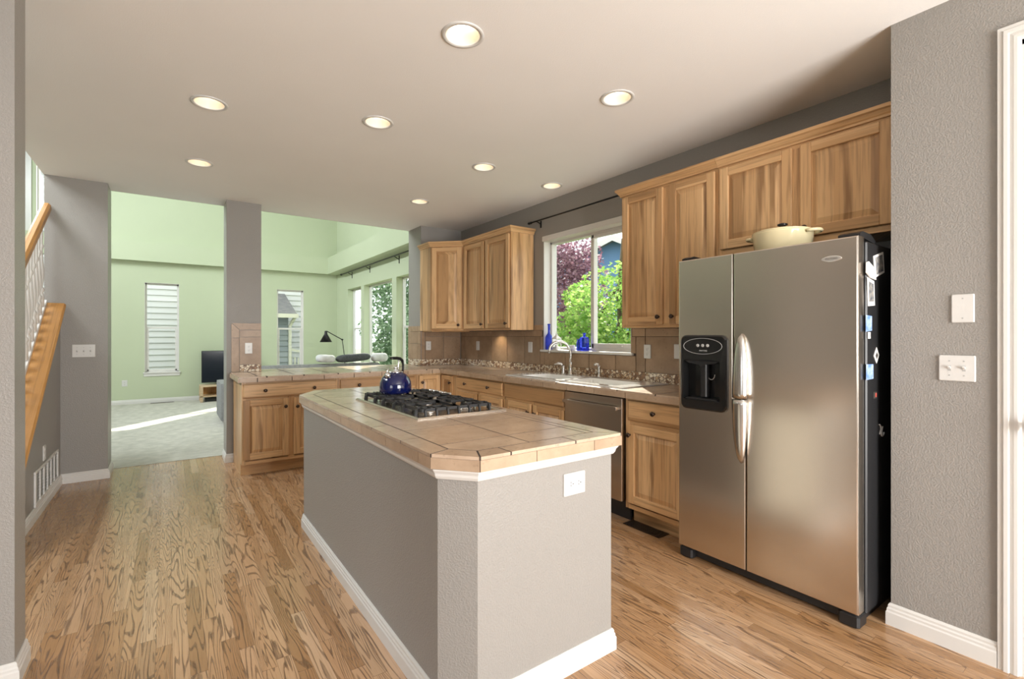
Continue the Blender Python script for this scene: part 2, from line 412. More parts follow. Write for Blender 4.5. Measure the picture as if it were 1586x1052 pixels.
# knee wall of the stairs
CAP = lambda y: .60+(y-4.5)*.745              # top of knee wall
struct('wall_stairs', MB().prism([(3.72, 0), (5.82, 0), (5.82, CAP(5.82)), (3.72, .02)], -.90, -.78, 'x'), M['gray'], 'gray knee wall under the sloping stair cap', 'wall')
# living room shell
GZ = 5.5
FW = [(-.373, .182, .585, 2.372), (1.988, 2.548, .585, 2.372), (-1.90, -1.25, .6, 4.9)]
wall_open('wall_far', M['green'], 'x', 11.83, 11.98, -2.75, 3.45, 0, GZ, FW, 'far green wall of the living room')
RW = [(10.06, 10.98, .6, 2.378), (8.34, 9.88, .6, 2.378), (7.22, 8.14, .6, 2.378)]
HW = [(7.0, 8.2, 4.05, 5.15), (8.4, 9.6, 4.05, 5.15)]  # unseen openings added to go with the high fill light
wall_open('wall_living', M['green'], 'y', 3.30, 3.45, 6.10, 11.98, 0, GZ, RW, 'green living room wall with three tall windows')
wall_open('wall_stairwell', M['gray'], 'y', -2.75, -2.60, 2.57, 11.98, 0, GZ, [(3.8, 5.4, 3.5, 5.0)]+HW, 'gray wall beyond the stairs')
struct('wall_upper', MB().prism([(-2.75, 2.57), (-.74, 2.57), (-.74, 5.98), (3.45, 5.98), (3.45, 6.10), (-.89, 6.10), (-.89, 2.74), (-2.75, 2.74)], CZ+.3, GZ), M['green'], 'green upper wall over the kitchen opening', 'wall')
struct('wall_header', MB().box(-.89, 3.30, 6.10, 6.115, CZ+.001, CZ+.3), M['green'], 'green header over the kitchen opening', 'wall')
struct('ceiling_living', MB().box(-2.75, 3.45, 2.57, 11.98, GZ, GZ+.1), M['ceiling'], 'high ceiling of the living room', 'ceiling')
tr = MB().box(-2.60, 3.05, 11.68, 11.83, 2.775, 3.155).box(3.05, 3.30, 6.12, 11.83, 2.775, 3.155)
struct('trim_1', tr, M['green'], 'green soffit band around the living room', 'trim')
# baseboards
BBP = [(0, 0), (.016, 0), (.016, .052), (.0125, .058), (.0125, .066), (.009, .072), (.009, .080), (.004, .088), (0, .088)]
def bb_path(name, pts, label, h=1.0):
    """moulded baseboard along plan points; sits on the right-hand side of the path"""
    mb = MB(); rings = []; P = [Vector(p) for p in pts]
    for i, p in enumerate(P):
        d0 = (p-P[i-1]).normalized() if i else None; d1 = (P[i+1]-p).normalized() if i < len(P)-1 else None
        n0 = Vector((d0.y, -d0.x)) if d0 else None; n1 = Vector((d1.y, -d1.x)) if d1 else None
        if n0 is None: nn = n1
        elif n1 is None: nn = n0
        else: nn = (n0+n1)/(1+n0.dot(n1))
        rings.append([(p.x+nn.x*a, p.y+nn.y*a, z*h) for a, z in BBP])
    mb.loops(rings); return struct(name, mb, M['white'], label, 'baseboard')
bb_path('baseboard_left', [(-3.6, 2.572), (-.472, 2.572), (-.472, 2.74)], 'white baseboard round the near wall end')
bb_path('baseboard_stairs', [(-.78, 3.72), (-.78, 5.82), (-.455, 5.82), (-.455, 6.15)], 'white baseboard along the stair knee wall')
bb_path('baseboard_column', [(.495, 6.10), (.495, 5.80), (.556, 5.80)], 'white baseboard at the foot of the column')
bb_path('baseboard_front', [(2.70, .775), (2.69, .775), (2.69, .428)], 'white baseboard beside the refrigerator', 1.12)
bb_path('baseboard_far', [(-2.60, 11.83), (3.30, 11.83), (3.30, 6.12)], 'white baseboard of the living room')

# windows: frame, sashes and glass in one opening
def hung_window(name, axis, c, a0, a1, z0, z1, label, sill=True, double=True, rail=1.486, D=.075, lining='white'):
    """axis 'x': window in a wall along x at y=c (recess grows to +y); axis 'y': wall along y at x=c"""
    r = thing(name, label, 'window', ((a0+a1)/2, c, z0) if axis == 'x' else (c, (a0+a1)/2, z0)); r['kind'] = 'structure'
    def B(mb, p, q, d0, d1, zz0, zz1, bev=.003):
        return mb.box(p, q, c+d0, c+d1, zz0, zz1, bev) if axis == 'x' else mb.box(c+d0, c+d1, p, q, zz0, zz1, bev)
    f = MB(); t = .035
    B(f, a0, a0+t, D, D+.05, z0, z1); B(f, a1-t, a1, D, D+.05, z0, z1); B(f, a0, a1, D, D+.05, z1-t, z1); B(f, a0, a1, D, D+.05, z0, z0+t)
    f.build('window_frame', M['white'], r)
    s = MB()
    if double:
        B(s, a0+t, a1-t, D+.005, D+.04, rail-.02, rail+.02)
        for p, q in ((a0+t, a0+t+.03), (a1-t-.03, a1-t)): B(s, p, q, D, D+.03, z0+t, rail)
        B(s, a0+t, a1-t, D, D+.03, z0+t, z0+t+.035)
        s.build('sash', M['white'], r)
    g = MB(); B(g, a0+t, a1-t, D+.03, D+.034, z0+t, z1-t, 0); g.build('pane', M['glass'], r)
    if sill:
        q = MB(); B(q, a0-.025, a1+.025, -.03, D, z0-.003, z0+.022, .004); B(q, a0-.015, a1+.015, -.014, 0, z0-.06, z0-.003, .003)
        q.build('window_sill', M['white'], r)
    # white casing returns
    k = MB(); e = .006
    B(k, a0, a0+e, .001, D, z0, z1, 0); B(k, a1-e, a1, .001, D, z0, z1, 0); B(k, a0, a1, .001, D, z1-e, z1, 0)
    k.build('jamb_lining', M[lining], r)
    return r
hung_window('window_1', 'x', 11.83, *FW[0], 'narrow double-hung living room window showing pale siding outside')
hung_window('window_2', 'x', 11.83, *FW[1], 'narrow double-hung living room window beside the reading lamp')
hung_window('window_3', 'x', 11.83, *FW[2], 'tall narrow window seen over the stair rail', False)
hung_window('window_4', 'y', 3.30, *RW[0], 'living room side window closest to the far corner', D=.12, lining='green')
hung_window('window_5', 'y', 3.30, *RW[1], 'wide middle window of the living room side wall', True, False, D=.12, lining='green')
hung_window('window_6', 'y', 3.30, *RW[2], 'living room side window partly behind the kitchen corner', D=.12, lining='green')
def kitchen_window():
    y0, y1, z0, z1 = KW; c = 3.24
    r = thing('window_7', 'white sliding kitchen window over the sink', 'window', (c, (y0+y1)/2, z0)); r['kind'] = 'structure'
    D = .09; t = .03; ym = 3.325
    f = MB().box(c+D, c+D+.07, y0, y0+t, z0, z1, .003).box(c+D, c+D+.07, y1-t, y1, z0, z1, .003).box(c+D, c+D+.07, y0, y1, z1-t, z1, .003).box(c+D, c+D+.07, y0, y1, z0, z0+t, .003)
    f.box(c+D+.03, c+D+.065, ym-.02, ym+.02, z0, z1, .003)
    f.build('window_frame', M['white'], r)
    s = MB(); q = .034
    s.box(c+D, c+D+.028, ym-.03, ym+.012, z0+t, z1-t, .003).box(c+D, c+D+.028, y0+t, y0+t+q, z0+t, z1-t, .003)
    s.box(c+D, c+D+.028, y0+t, ym, z1-t-q, z1-t, .003).box(c+D, c+D+.028, y0+t, ym, z0+t, z0+t+q+.01, .003)
    sh = s.build('sash', M['white'], r)
    MB().box(c+D-.012, c+D, 2.93, 3.01, z0+.045, z0+.06, .004).build('latch', M['white'], sh)
    MB().box(c+D+.034, c+D+.038, y0+t, y1-t, z0+t, z1-t).build('pane', M['glass'], r)
    k = MB().box(c+.001, c+D, y0, y0+.006, z0, z1).box(c+.001, c+D, y1-.006, y1, z0, z1).box(c+.001, c+D, y0, y1, z1-.006, z1)
    k.build('jamb_lining', M['white'], r)
    MB().box(c-.028, c+D, y0-.03, y1+.03, z0-.022, z0+.002, .004).build('window_sill', M['white'], r)
    MB().box(c-.012, c+.003, y0-.01, y1+.012, z1-.004, z1+.05, .003).build('head_casing', M['white'], r)
kitchen_window()
# door beside the camera
def door():
    r = thing('door_1', 'white door with a dark knob at the picture edge', 'door', (2.69, -.05, 0)); r['kind'] = 'structure'
    c = MB()
    prof = [(0, 0), (0, -.014), (.012, -.014), (.018, -.020), (.030, -.020), (.034, -.012), (.046, -.016), (.056, -.016), (.060, -.006), (.066, 0)]
    def ring(pt): return pt
    rings = []
    y_o, z_o = .426, 2.536
    for (yy, zz, dy, dz) in ((y_o, 0.0, 1, 0), (y_o, z_o, 1, 1), (-.534, z_o, -1, 1), (-.534, 0.0, -1, 0)):
        rings.append([(2.69+d, yy-dy*a, zz-dz*a if dz else zz) for a, d in prof])
    c.loops(rings); c.build('casing', M['white'], r)
    MB().box(2.69, 2.80, .342, .362, 0, 2.47).box(2.69, 2.80, -.47, -.45, 0, 2.47).box(2.69, 2.80, -.47, .362, 2.45, 2.47).build('jamb', M['white'], r)
    d = MB().box(2.705, 2.74, -.448, .340, .01, 2.448, .004)
    for z0, z1 in ((.25, .95), (1.12, 2.25)):
        for p, q in ((-.36, -.11), (.0, .25)): d.box(2.699, 2.707, p, q, z0, z1, .004)
    dd = d.build('door_leaf', M['white'], r)
    MB().lathe([(.026, 2.705), (.026, 2.699), (.010, 2.697), (.010, 2.672), (.024, 2.668), (.029, 2.655), (.026, 2.640), (.012, 2.634)], (0, .318, .975), 16, 'x').build('knob', M['bronze'], dd, 'dark bronze knob')
    MB().box(2.80, 2.9, -.5, .4, 0, 2.5).build('stop_panel', M['white'], r)
door()

# ------------------------------------------------------------------ stairs
def stairs():
    st = thing('staircase', 'carpeted stairs behind the knee wall with oak handrail and white balusters', 'stairs', (-1.4, 3.7, 0))
    n = 9; mb = MB()
    for i in range(n):
        y = 3.75+i*.245; mb.box(-1.95, -.905, y, 6.0, i*.175, (i+1)*.175)
    mb.build('steps', M['carpet'], st)
    MB().box(-2.55, -.905, 6.0, 7.1, 1.35, 1.575).build('landing', M['carpet'], st)
    MB().prism([(3.72, 0), (6.0, 0), (6.0, 2.15), (5.7, 2.0), (3.72, .4)], -1.99, -1.955, 'x').build('skirt_board', M['white'], st)
    # sloping oak cap on the knee wall
    s = MB(); sl = .745; y0, y1 = 3.74, 5.80
    def sec(y):
        z = CAP(y); return [(-.935, y, z), (-.752, y, z), (-.740, y, z+.014), (-.740, y, z+.032), (-.752, y, z+.044), (-.935, y, z+.044), (-.945, y, z+.032), (-.945, y, z+.014)]
    cap = s_loops(s, [sec(y0), sec(y1)]).build('coping', M['rail'], st, 'golden oak cap')
    q = MB()
    q.loops([[(-.778, y, CAP(y)-.045), (-.760, y, CAP(y)-.02), (-.752, y, CAP(y)), (-.778, y, CAP(y))] for y in (3.85, 5.815)])
    q.build('cap_molding', M['white'], cap, 'white moulding under the cap')
    q = MB(); q.loops([[(-.925, y, CAP(y)+.0435), (-.862, y, CAP(y)+.0435), (-.866, y, CAP(y)+.062), (-.921, y, CAP(y)+.062)] for y in (3.8, 5.81)]); q.build('baluster_shoe', M['white'], cap, 'white fillet under the balusters')
    rail = MB(); R = lambda y: 2.43+(y-5.75)*.66
    def rs(y):
        z = R(y); w_ = .034
        return [(-.868-w_*.7, y, z-.055), (-.868+w_*.7, y, z-.055), (-.868+w_, y, z-.03), (-.868+w_*.9, y, z+.008), (-.868+w_*.4, y, z+.026), (-.868-w_*.4, y, z+.026), (-.868-w_*.9, y, z+.008), (-.868-w_, y, z-.03)]
    rail.loops([rs(4.0), rs(5.80)])
    rail.build('handrail', M['rail'], st, 'golden oak handrail')
    prof = [(.010, 0), (.019, .002), (.019, .10), (.014, .125), (.020, .14), (.020, .155), (.012, .175), (.017, .23), (.0195, .30), (.014, .42), (.0105, .50), (.017, .52), (.017, .535), (.011, .55), (.013, .62), (.0095, .80)]
    y = 5.73
    while y > 4.05:
        z0 = CAP(y)+.056; H = R(y)-.05-z0
        b = MB(); b.smooth = True; b.lathe([(r*1.25, h*H/.80) for r, h in prof], (-.893, y, z0), 10); b.build('baluster', M['white'], st, 'white turned baluster')
        y -= .098
    # landing guard beyond
    g = thing('landing_rail', 'oak rail with white spindles across the stair landing', 'railing', (-1.9, 7.05, 1.575))
    MB().box(-2.58, -1.25, 7.02, 7.08, 2.385, 2.425, .01).build('rail', M['rail'], g)
    for k in range(12):
        x = -2.5+k*.11; bb = MB(); bb.lathe([(.014, 1.5755), (.014, 1.75), (.018, 1.9), (.010, 2.387)], (x, 7.05, 0), 8); bb.build('spindle', M['white'], g)
def s_loops(mb, rings): mb.loops(rings); return mb
stairs()
struct('trim_2', MB().box(-2.035, -1.955, 11.79, 11.83, .1, 4.9, .004), M['white'], 'white casing strip on the far green wall', 'trim')

# ------------------------------------------------------------------ cabinetry
def door_front(mb, x0, x1, z0, z1, y=0.0, fr=.056, t=.02):
    """raised panel door, front face at y-t; slots: 0 upright wood frame, 1 level wood, 2 panel"""
    mb.mi = 0
    mb.box(x0, x0+fr, y-t, y, z0, z1, .003); mb.box(x1-fr, x1, y-t, y, z0, z1, .003)
    mb.mi = 1
    mb.box(x0+fr, x1-fr, y-t, y, z1-fr, z1, .003); mb.box(x0+fr, x1-fr, y-t, y, z0, z0+fr, .003)
    mb.mi = 2; a, b, c, d = x0+fr, x1-fr, z0+fr, z1-fr
    def R(i, yy): return [(a+i, yy, c+i), (b-i, yy, c+i), (b-i, yy, d-i), (a+i, yy, d-i)]
    k = min(.034, (b-a)*.25)
    mb.loops([R(-.004, y-.004), R(-.002, y-.008), R(.006, y-.007), R(k, y-.017), R(k+.001, y-.0175)], cap0=True, cap1=True)
DM = lambda: [M['wood_f'], M['wood_h'], M['wood_v']]
def knob(parent, Mx, x, z, y=-.02):
    k = MB(Mx); k.smooth = True
    k.lathe([(.008, y), (.006, y-.006), (.006, y-.014), (.015, y-.018), (.017, y-.024), (.013, y-.030), (.004, y-.032)], (x, 0, z), 14, 'y')
    k.build('knob', M['bronze'], parent)
def cabinet(name, label, loc, rz, wdt, dep, z0, z1, items, group=None, toe=True, cat='cabinet', side_l=0, side_r=0):
    r = thing(name, label, cat, loc, rz, group); Mx = WM[r]
    b = MB(Mx); b.mi = 0; b.box(0, wdt, .018, dep, z0, z1)
    # face frame
    b.box(0, .034, 0, .018, z0, z1); b.box(wdt-.034, wdt, 0, .018, z0, z1); b.mi = 1; b.box(.034, wdt-.034, 0, .018, z0, z0+.03); b.box(.034, wdt-.034, 0, .018, z1-.03, z1)
    b.mi = 0
    for m in items:
        if m[0] == 'mid': b.box(m[1], m[2], .001, .018, z0+.03, z1-.03)
        if m[0] == 'bar': b.mi = 1; b.box(.034, wdt-.034, .0015, .018, m[1], m[2]); b.mi = 0
    b.build('carcass', [M['wood_v'], M['wood_h']], r)
    if toe:
        MB(Mx).box(side_l, wdt-side_r, .085, .105, 0, z0).build('toe_kick', M['wood_h'], r)
        if z0 < .2:
            for a_ in (side_l, wdt-side_r-.018): MB(Mx).box(a_, a_+.018, .105, dep, 0, z0).build('plinth_side', M['wood_v'], r)
    for m in items:
        if m[0] == 'door':
            q = MB(Mx); door_front(q, *m[1:5]); d = q.build('door', DM(), r)
            for kx, kz in m[5:]: knob(d, Mx, kx, kz)
        elif m[0] == 'drawer':
            q = MB(Mx); x0, x1, a, c = m[1:5]
            def R(i, yy): return [(x0+i, yy, a+i), (x1-i, yy, a+i), (x1-i, yy, c-i), (x0+i, yy, c-i)]
            q.loops([R(0, 0), R(0, -.012), R(.006, -.0185), R(.010, -.0185), R(.012, -.02)])
            d = q.build('drawer', M['wood_h'], r)
            for kx, kz in m[5:]: knob(d, Mx, kx, kz)
    return r
CT, CB = .94, .888                      # worktop top / underside
PY = 5.09                                # peninsula face frame plane
# peninsula, faces the camera (-Y)
px0 = .556
cabinet('base_cabinet', 'hickory base cabinet at the column end of the peninsula with a wide two-knob drawer', (px0, PY, 0), 0, 1.425-px0, .69, .115, CB,
        [('drawer', .010, .856, .735, .868, (.195, .804), (.635, .806)), ('door', .010, .405, .160, .718, (.372, .640)), ('door', .446, .856, .160, .718, (.478, .632)), ('mid', .395, .455), ('bar', .715, .74)])
cabinet('base_cabinet', 'hickory base cabinet in the middle of the peninsula behind the kettle', (1.427, PY, 0), 0, .873, .69, .115, CB,
        [('drawer', .022, .853, .735, .868, (.215, .804), (.66, .804)), ('door', .022, .420, .160, .718, (.39, .64)), ('door', .455, .853, .160, .718, (.485, .64)), ('mid', .41, .465), ('bar', .715, .74)])
# sink run, faces -X ; local x runs towards the camera
FX = 2.625
def corner_cab():
    r = thing('corner_base_cabinet', 'hickory corner base cabinet with two narrow doors meeting in the inside corner', 'cabinet', (2.302, PY, 0))
    b = MB(); b.prism([(2.302, PY), (FX, PY), (FX, 4.745), (3.235, 4.745), (3.235, 5.705), (2.302, 5.705)], .115, CB); b.build('carcass', M['wood_v'], r)
    MB().prism([(2.302, PY+.085), (FX+.085, PY+.085), (FX+.085, 4.745), (FX+.105, 4.745), (FX+.105, PY+.105), (2.302, PY+.105)], 0, .115).build('toe_kick', M['wood_h'], r)
    q = MB(Matrix.Translation((2.302, PY, 0))); door_front(q, .03, .295, .16, .868, 0, .05); d = q.build('door', DM(), r); knob(d, Matrix.Translation((2.302, PY, 0)), .062, .79)
    Mx = Matrix.Translation((FX, PY, 0)) @ Matrix.Rotation(-PI/2, 4, 'Z')
    q = MB(Mx); door_front(q, .028, .29, .16, .868, 0, .05); d = q.build('door', DM(), r); knob(d, Mx, .255, .79)
corner_cab()
def run(name, label, ya, yb, items, **kw):     # ya far, yb near
    return cabinet(name, label, (FX, ya, 0), -PI/2, ya-yb, .605, .115, CB, items, **kw)
run('base_cabinet', 'hickory base cabinet with a two-knob drawer between corner and sink', 4.743, 3.788,
    [('drawer', .048, .938, .742, .868, (.25, .806), (.706, .806)), ('door', .048, .472, .16, .715, (.44, .64)), ('door', .508, .938, .16, .715, (.54, .64)), ('mid', .46, .52), ('bar', .712, .745)])
run('sink_cabinet', 'hickory sink cabinet with a plain false drawer front', 3.786, 2.912,
    [('drawer', .022, .868, .742, .868), ('door', .022, .432, .16, .715, (.40, .64)), ('door', .464, .868, .16, .715, (.495, .64)), ('mid', .42, .475), ('bar', .712, .745)])
run('base_cabinet', 'single-door hickory base cabinet between dishwasher and refrigerator', 2.283, 1.785,
    [('drawer', .030, .485, .733, .872, (.258, .806)), ('door', .030, .485, .160, .706, (.052, .635)), ('bar', .704, .735)])
def dishwasher():
    r = thing('dishwasher', 'stainless dishwasher with a bar handle under the worktop', 'dishwasher', (FX, 2.6, 0))
    MB().box(FX+.02, 3.2, 2.287, 2.908, .10, CB-.004).build('tub', M['black'], r)
    d = MB().box(FX-.022, FX+.02, 2.301, 2.903, .148, CB-.008, .004).build('door', M['steel'], r)
    h = MB(); h.box(FX-.066, FX-.05, 2.315, 2.889, .793, .818, .005).box(FX-.052, FX-.022, 2.335, 2.355, .797, .814).box(FX-.052, FX-.022, 2.85, 2.87, .797, .814)
    h.build('handle', M['steel'], d)
    MB().box(FX+.07, FX+.085, 2.30, 2.905, .0, .10).build('toe_panel', M['black'], r)
dishwasher()

# ------------------------------------------------------------------ worktops
def strip_tiles(mb, a, b, step, first, fn, gap=.007):
    """cuts a run from a to b into tiles; fn(p,q) adds one"""
    cuts = [a]; p = first
    while p < b-.03:
        if p > a+.03: cuts.append(p)
        p += step
    cuts.append(b)
    for p, q in zip(cuts, cuts[1:]):
        mb.tint = random.random(); fn(p+gap/2, q-gap/2)
def tile_poly(mb, poly, z0, z1, gap=.007, bev=.0):
    mb.tint = random.random(); mb.prism(shrink(poly, gap/2), z0, z1, 'z', bev)
def clip(poly, f):
    """clip convex polygon by half plane f(p)>=0"""
    out = []
    for i in range(len(poly)):
        p, q = poly[i], poly[(i+1) % len(poly)]; a, b = f(p), f(q)
        if a >= 0: out.append(p)
        if (a >= 0) != (b >= 0):
            t = a/(a-b); out.append((p[0]+t*(q[0]-p[0]), p[1]+t*(q[1]-p[1])))
    return out
def field(mb, xs, ys, planes, z0, z1):
    for x0, x1 in zip(xs, xs[1:]):
        for y0, y1 in zip(ys, ys[1:]):
            p = [(x0, y0), (x1, y0), (x1, y1), (x0, y1)]
            for f in planes:
                p = clip(p, f)
                if len(p) < 3: break
            if len(p) >= 3 and abs(sum(p[i][0]*p[(i+1) % len(p)][1]-p[(i+1) % len(p)][0]*p[i][1] for i in range(len(p)))) > .0012: tile_poly(mb, p, z0, z1)
def lineside(a, b):      # positive on the left of a->b
    return lambda p: (b[0]-a[0])*(p[1]-a[1])-(b[1]-a[1])*(p[0]-a[0])
IT = .912
ISL = [(.735, 1.513), (.853, 1.373), (1.558, 1.373), (1.558, 3.81), (.90, 3.81), (.735, 3.56)]      # counter-clockwise
def border_and_nose(mb, poly, wid, zt, thick, joints, nose_h, skip=()):
    inn = shrink(poly, wid); n = len(poly)
    for i in range(n):
        if i in skip: continue
        a, b = Vector(poly[i]), Vector(poly[(i+1) % n]); c, d = Vector(inn[i]), Vector(inn[(i+1) % n])
        L = (b-a).length; u = (b-a)/L; js = [t for t in joints.get(i, []) if .04 < t < L-.04]
        cuts = [0]+js+[L]
        for s0, s1 in zip(cuts, cuts[1:]):
            p0 = a+u*s0; p1 = a+u*s1
            q1 = d if s1 == L else p1+Vector((-u.y, u.x))*wid; q0 = c if s0 == 0 else p0+Vector((-u.y, u.x))*wid
            tile_poly(mb, [tuple(p0), tuple(p1), tuple(q1), tuple(q0)], zt-.012, zt)
    return inn
def nose(mb, poly, joints, z0, z1, t=.012, skip=()):
    n = len(poly); inn = shrink(poly, t)
    for i in range(n):
        if i in skip: continue
        a, b = Vector(poly[i]), Vector(poly[(i+1) % n]); c, d = Vector(inn[i]), Vector(inn[(i+1) % n]); L = (b-a).length; u = (b-a)/L
        cuts = [0]+[s for s in joints.get(i, []) if .04 < s < L-.04]+[L]
        for s0, s1 in zip(cuts, cuts[1:]):
            nn = Vector((-u.y, u.x))*t; p0, p1 = a+u*s0, a+u*s1
            tile_poly(mb, [tuple(p0), tuple(p1), tuple(d if s1 == L else p1+nn), tuple(c if s0 == 0 else p0+nn)], z0, z1, .003, .0)
def island():
    r = thing('kitchen_island', 'gray painted island with clipped corners and white base', 'kitchen island', (1.15, 2.6, 0))
    body = [(.765, 1.513), (.861, 1.403), (1.520, 1.403), (1.520, 3.78), (.92, 3.78), (.765, 3.545)]
    MB().prism(body, 0, IT-.054).build('body', M['gray'], r)
    mb = MB(); P = body; rings = []
    n = len(P)
    for a, z in [(0, 0), (.016, 0), (.016, .052), (.0125, .058), (.0125, .066), (.009, .072), (.009, .080), (.004, .088), (0, .088)]:
        rings.append([(x, y, z*1.0) for x, y in shrink(P, -a)])
    mb.loops(rings, cap0=False, cap1=False); mb.build('baseboard', M['white'], r)
    mb = MB(); rings = []
    for a, z in [(0, IT-.088), (.006, IT-.088), (.012, IT-.078), (.014, IT-.068), (.022, IT-.056), (.022, IT-.0525), (0, IT-.0525)]:
        rings.append([(x, y, z) for x, y in shrink(P, -a)])
    mb.loops(rings, cap0=False, cap1=False); mb.build('trim_molding', M['white'], r)
    w_ = thing('island_worktop', 'tan travertine tile island top with dark grout lines', 'worktop', (1.15, 2.6, IT-.0525))
    MB().prism(shrink(ISL, .004), IT-.0525, IT-.0007).build('grout_bed', M['grout'], w_)
    t = MB(); step = .33
    # edge 0 chamfer, 1 front, 2 right, 3 back, 4 far chamfer, 5 left (runs towards the camera from y=3.56)
    J = {1: [.13, .44], 2: [.322+step*k for k in range(8)], 3: [.2, .53], 5: [3.56-y for y in (3.43, 3.10, 2.77, 2.44, 2.11, 1.78)]}
    inn = border_and_nose(t, ISL, .088, IT, .012, J, .05)
    pl = [lineside(inn[i], inn[(i+1) % 6]) for i in range(6)]
    hole = (.99, 1.49, 2.16, 3.06)
    xs = [.80, 1.13, 1.432, 1.49]; ys = [1.40, 1.62, 1.95, 2.28, 2.61, 2.94, 3.27, 3.60, 3.9]
    field(t, xs, ys, pl, IT-.012, IT)
    t.build('top_tiles', M['tile'], w_)
    t = MB(); Jn = {1: [.245, .54], 2: [.33*k+.2 for k in range(8)], 3: [.3], 5: [3.56-y for y in (3.29, 2.90, 2.57, 2.24, 1.93, 1.61)]}
    nose(t, ISL, Jn, IT-.0515, IT-.0125); t.build('edge_tiles', M['tile_edge'], w_)
island()
def worktop():
    r = thing('kitchen_worktop', 'brown tiled worktop running along the sink wall and the peninsula', 'worktop', (2.9, 4.0, CB))
    poly = [(.53, 5.045), (2.585, 5.045), (2.585, 1.782), (3.238, 1.782), (3.238, 5.705), (2.648, 5.705), (2.648, 6.14), (.823, 6.14), (.823, 5.797), (.53, 5.797)]
    hole = (2.68, 3.10, 2.45, 3.66)     # sink cut-out
    b = MB()
    for x0, x1, y0, y1 in ((.534, 2.589, 5.049, 5.796), (.826, 2.645, 5.796, 6.136), (2.589, 3.236, 3.66, 5.70), (2.589, 2.68, 2.45, 3.66), (3.10, 3.236, 2.45, 3.66), (2.589, 3.236, 1.786, 2.45)):
        b.box(x0, x1, y0, y1, CB, CT-.0007)
    b.build('grout_bed', M['grout'], r)
    t = MB(); zt = CT; g = .33
    def bx(x0, x1, y0, y1): tile_poly(t, [(x0, y0), (x1, y0), (x1, y1), (x0, y1)], zt-.012, zt)
    strip_tiles(t, .522, 2.575, g, .76, lambda p, q: bx(p, q, 5.036, 5.13))
    ys = [5.132, 5.462, 5.795]
    for y0, y1 in zip(ys, ys[1:]): strip_tiles(t, .522, 2.585, g, .69, lambda p, q: bx(p, q, y0, y1))
    strip_tiles(t, .825, 2.646, g, 1.02, lambda p, q: bx(p, q, 5.797, 6.138))
    strip_tiles(t, 1.784, 5.045, g, 2.0, lambda p, q: bx(2.577, 2.67, p, q))
    for x0, x1 in ((2.672, 2.99), (2.992, 3.236)):
        for a, c in ((1.784, 2.45), (3.66, 5.70)): strip_tiles(t, a, c, g, 2.0, lambda p, q: bx(x0, x1, p, q))
    strip_tiles(t, 2.45, 3.66, g, 2.66, lambda p, q: bx(3.102, 3.236, p, q)); bx(2.577, 2.67, 5.036, 5.13)
    strip_tiles(t, 5.05, 5.70, .33, 5.46, lambda p, q: bx(2.587, 2.67, p, q))
    t.build('top_tiles', M['tile'], r)
    e = MB(); z0, z1 = CB+.001, CT-.0125
    strip_tiles(e, .53, 2.585, .3, .68, lambda p, q: e.box(p, q, 5.036, 5.048, z0, z1))
    strip_tiles(e, 5.048, 5.797, .3, 5.35, lambda p, q: e.box(.522, .534, p, q, z0, z1))
    strip_tiles(e, 1.784, 5.036, .3, 2.25, lambda p, q: e.box(2.577, 2.589, p, q, z0, z1))
    e.build('edge_tiles', M['tile_edge'], r)
worktop()

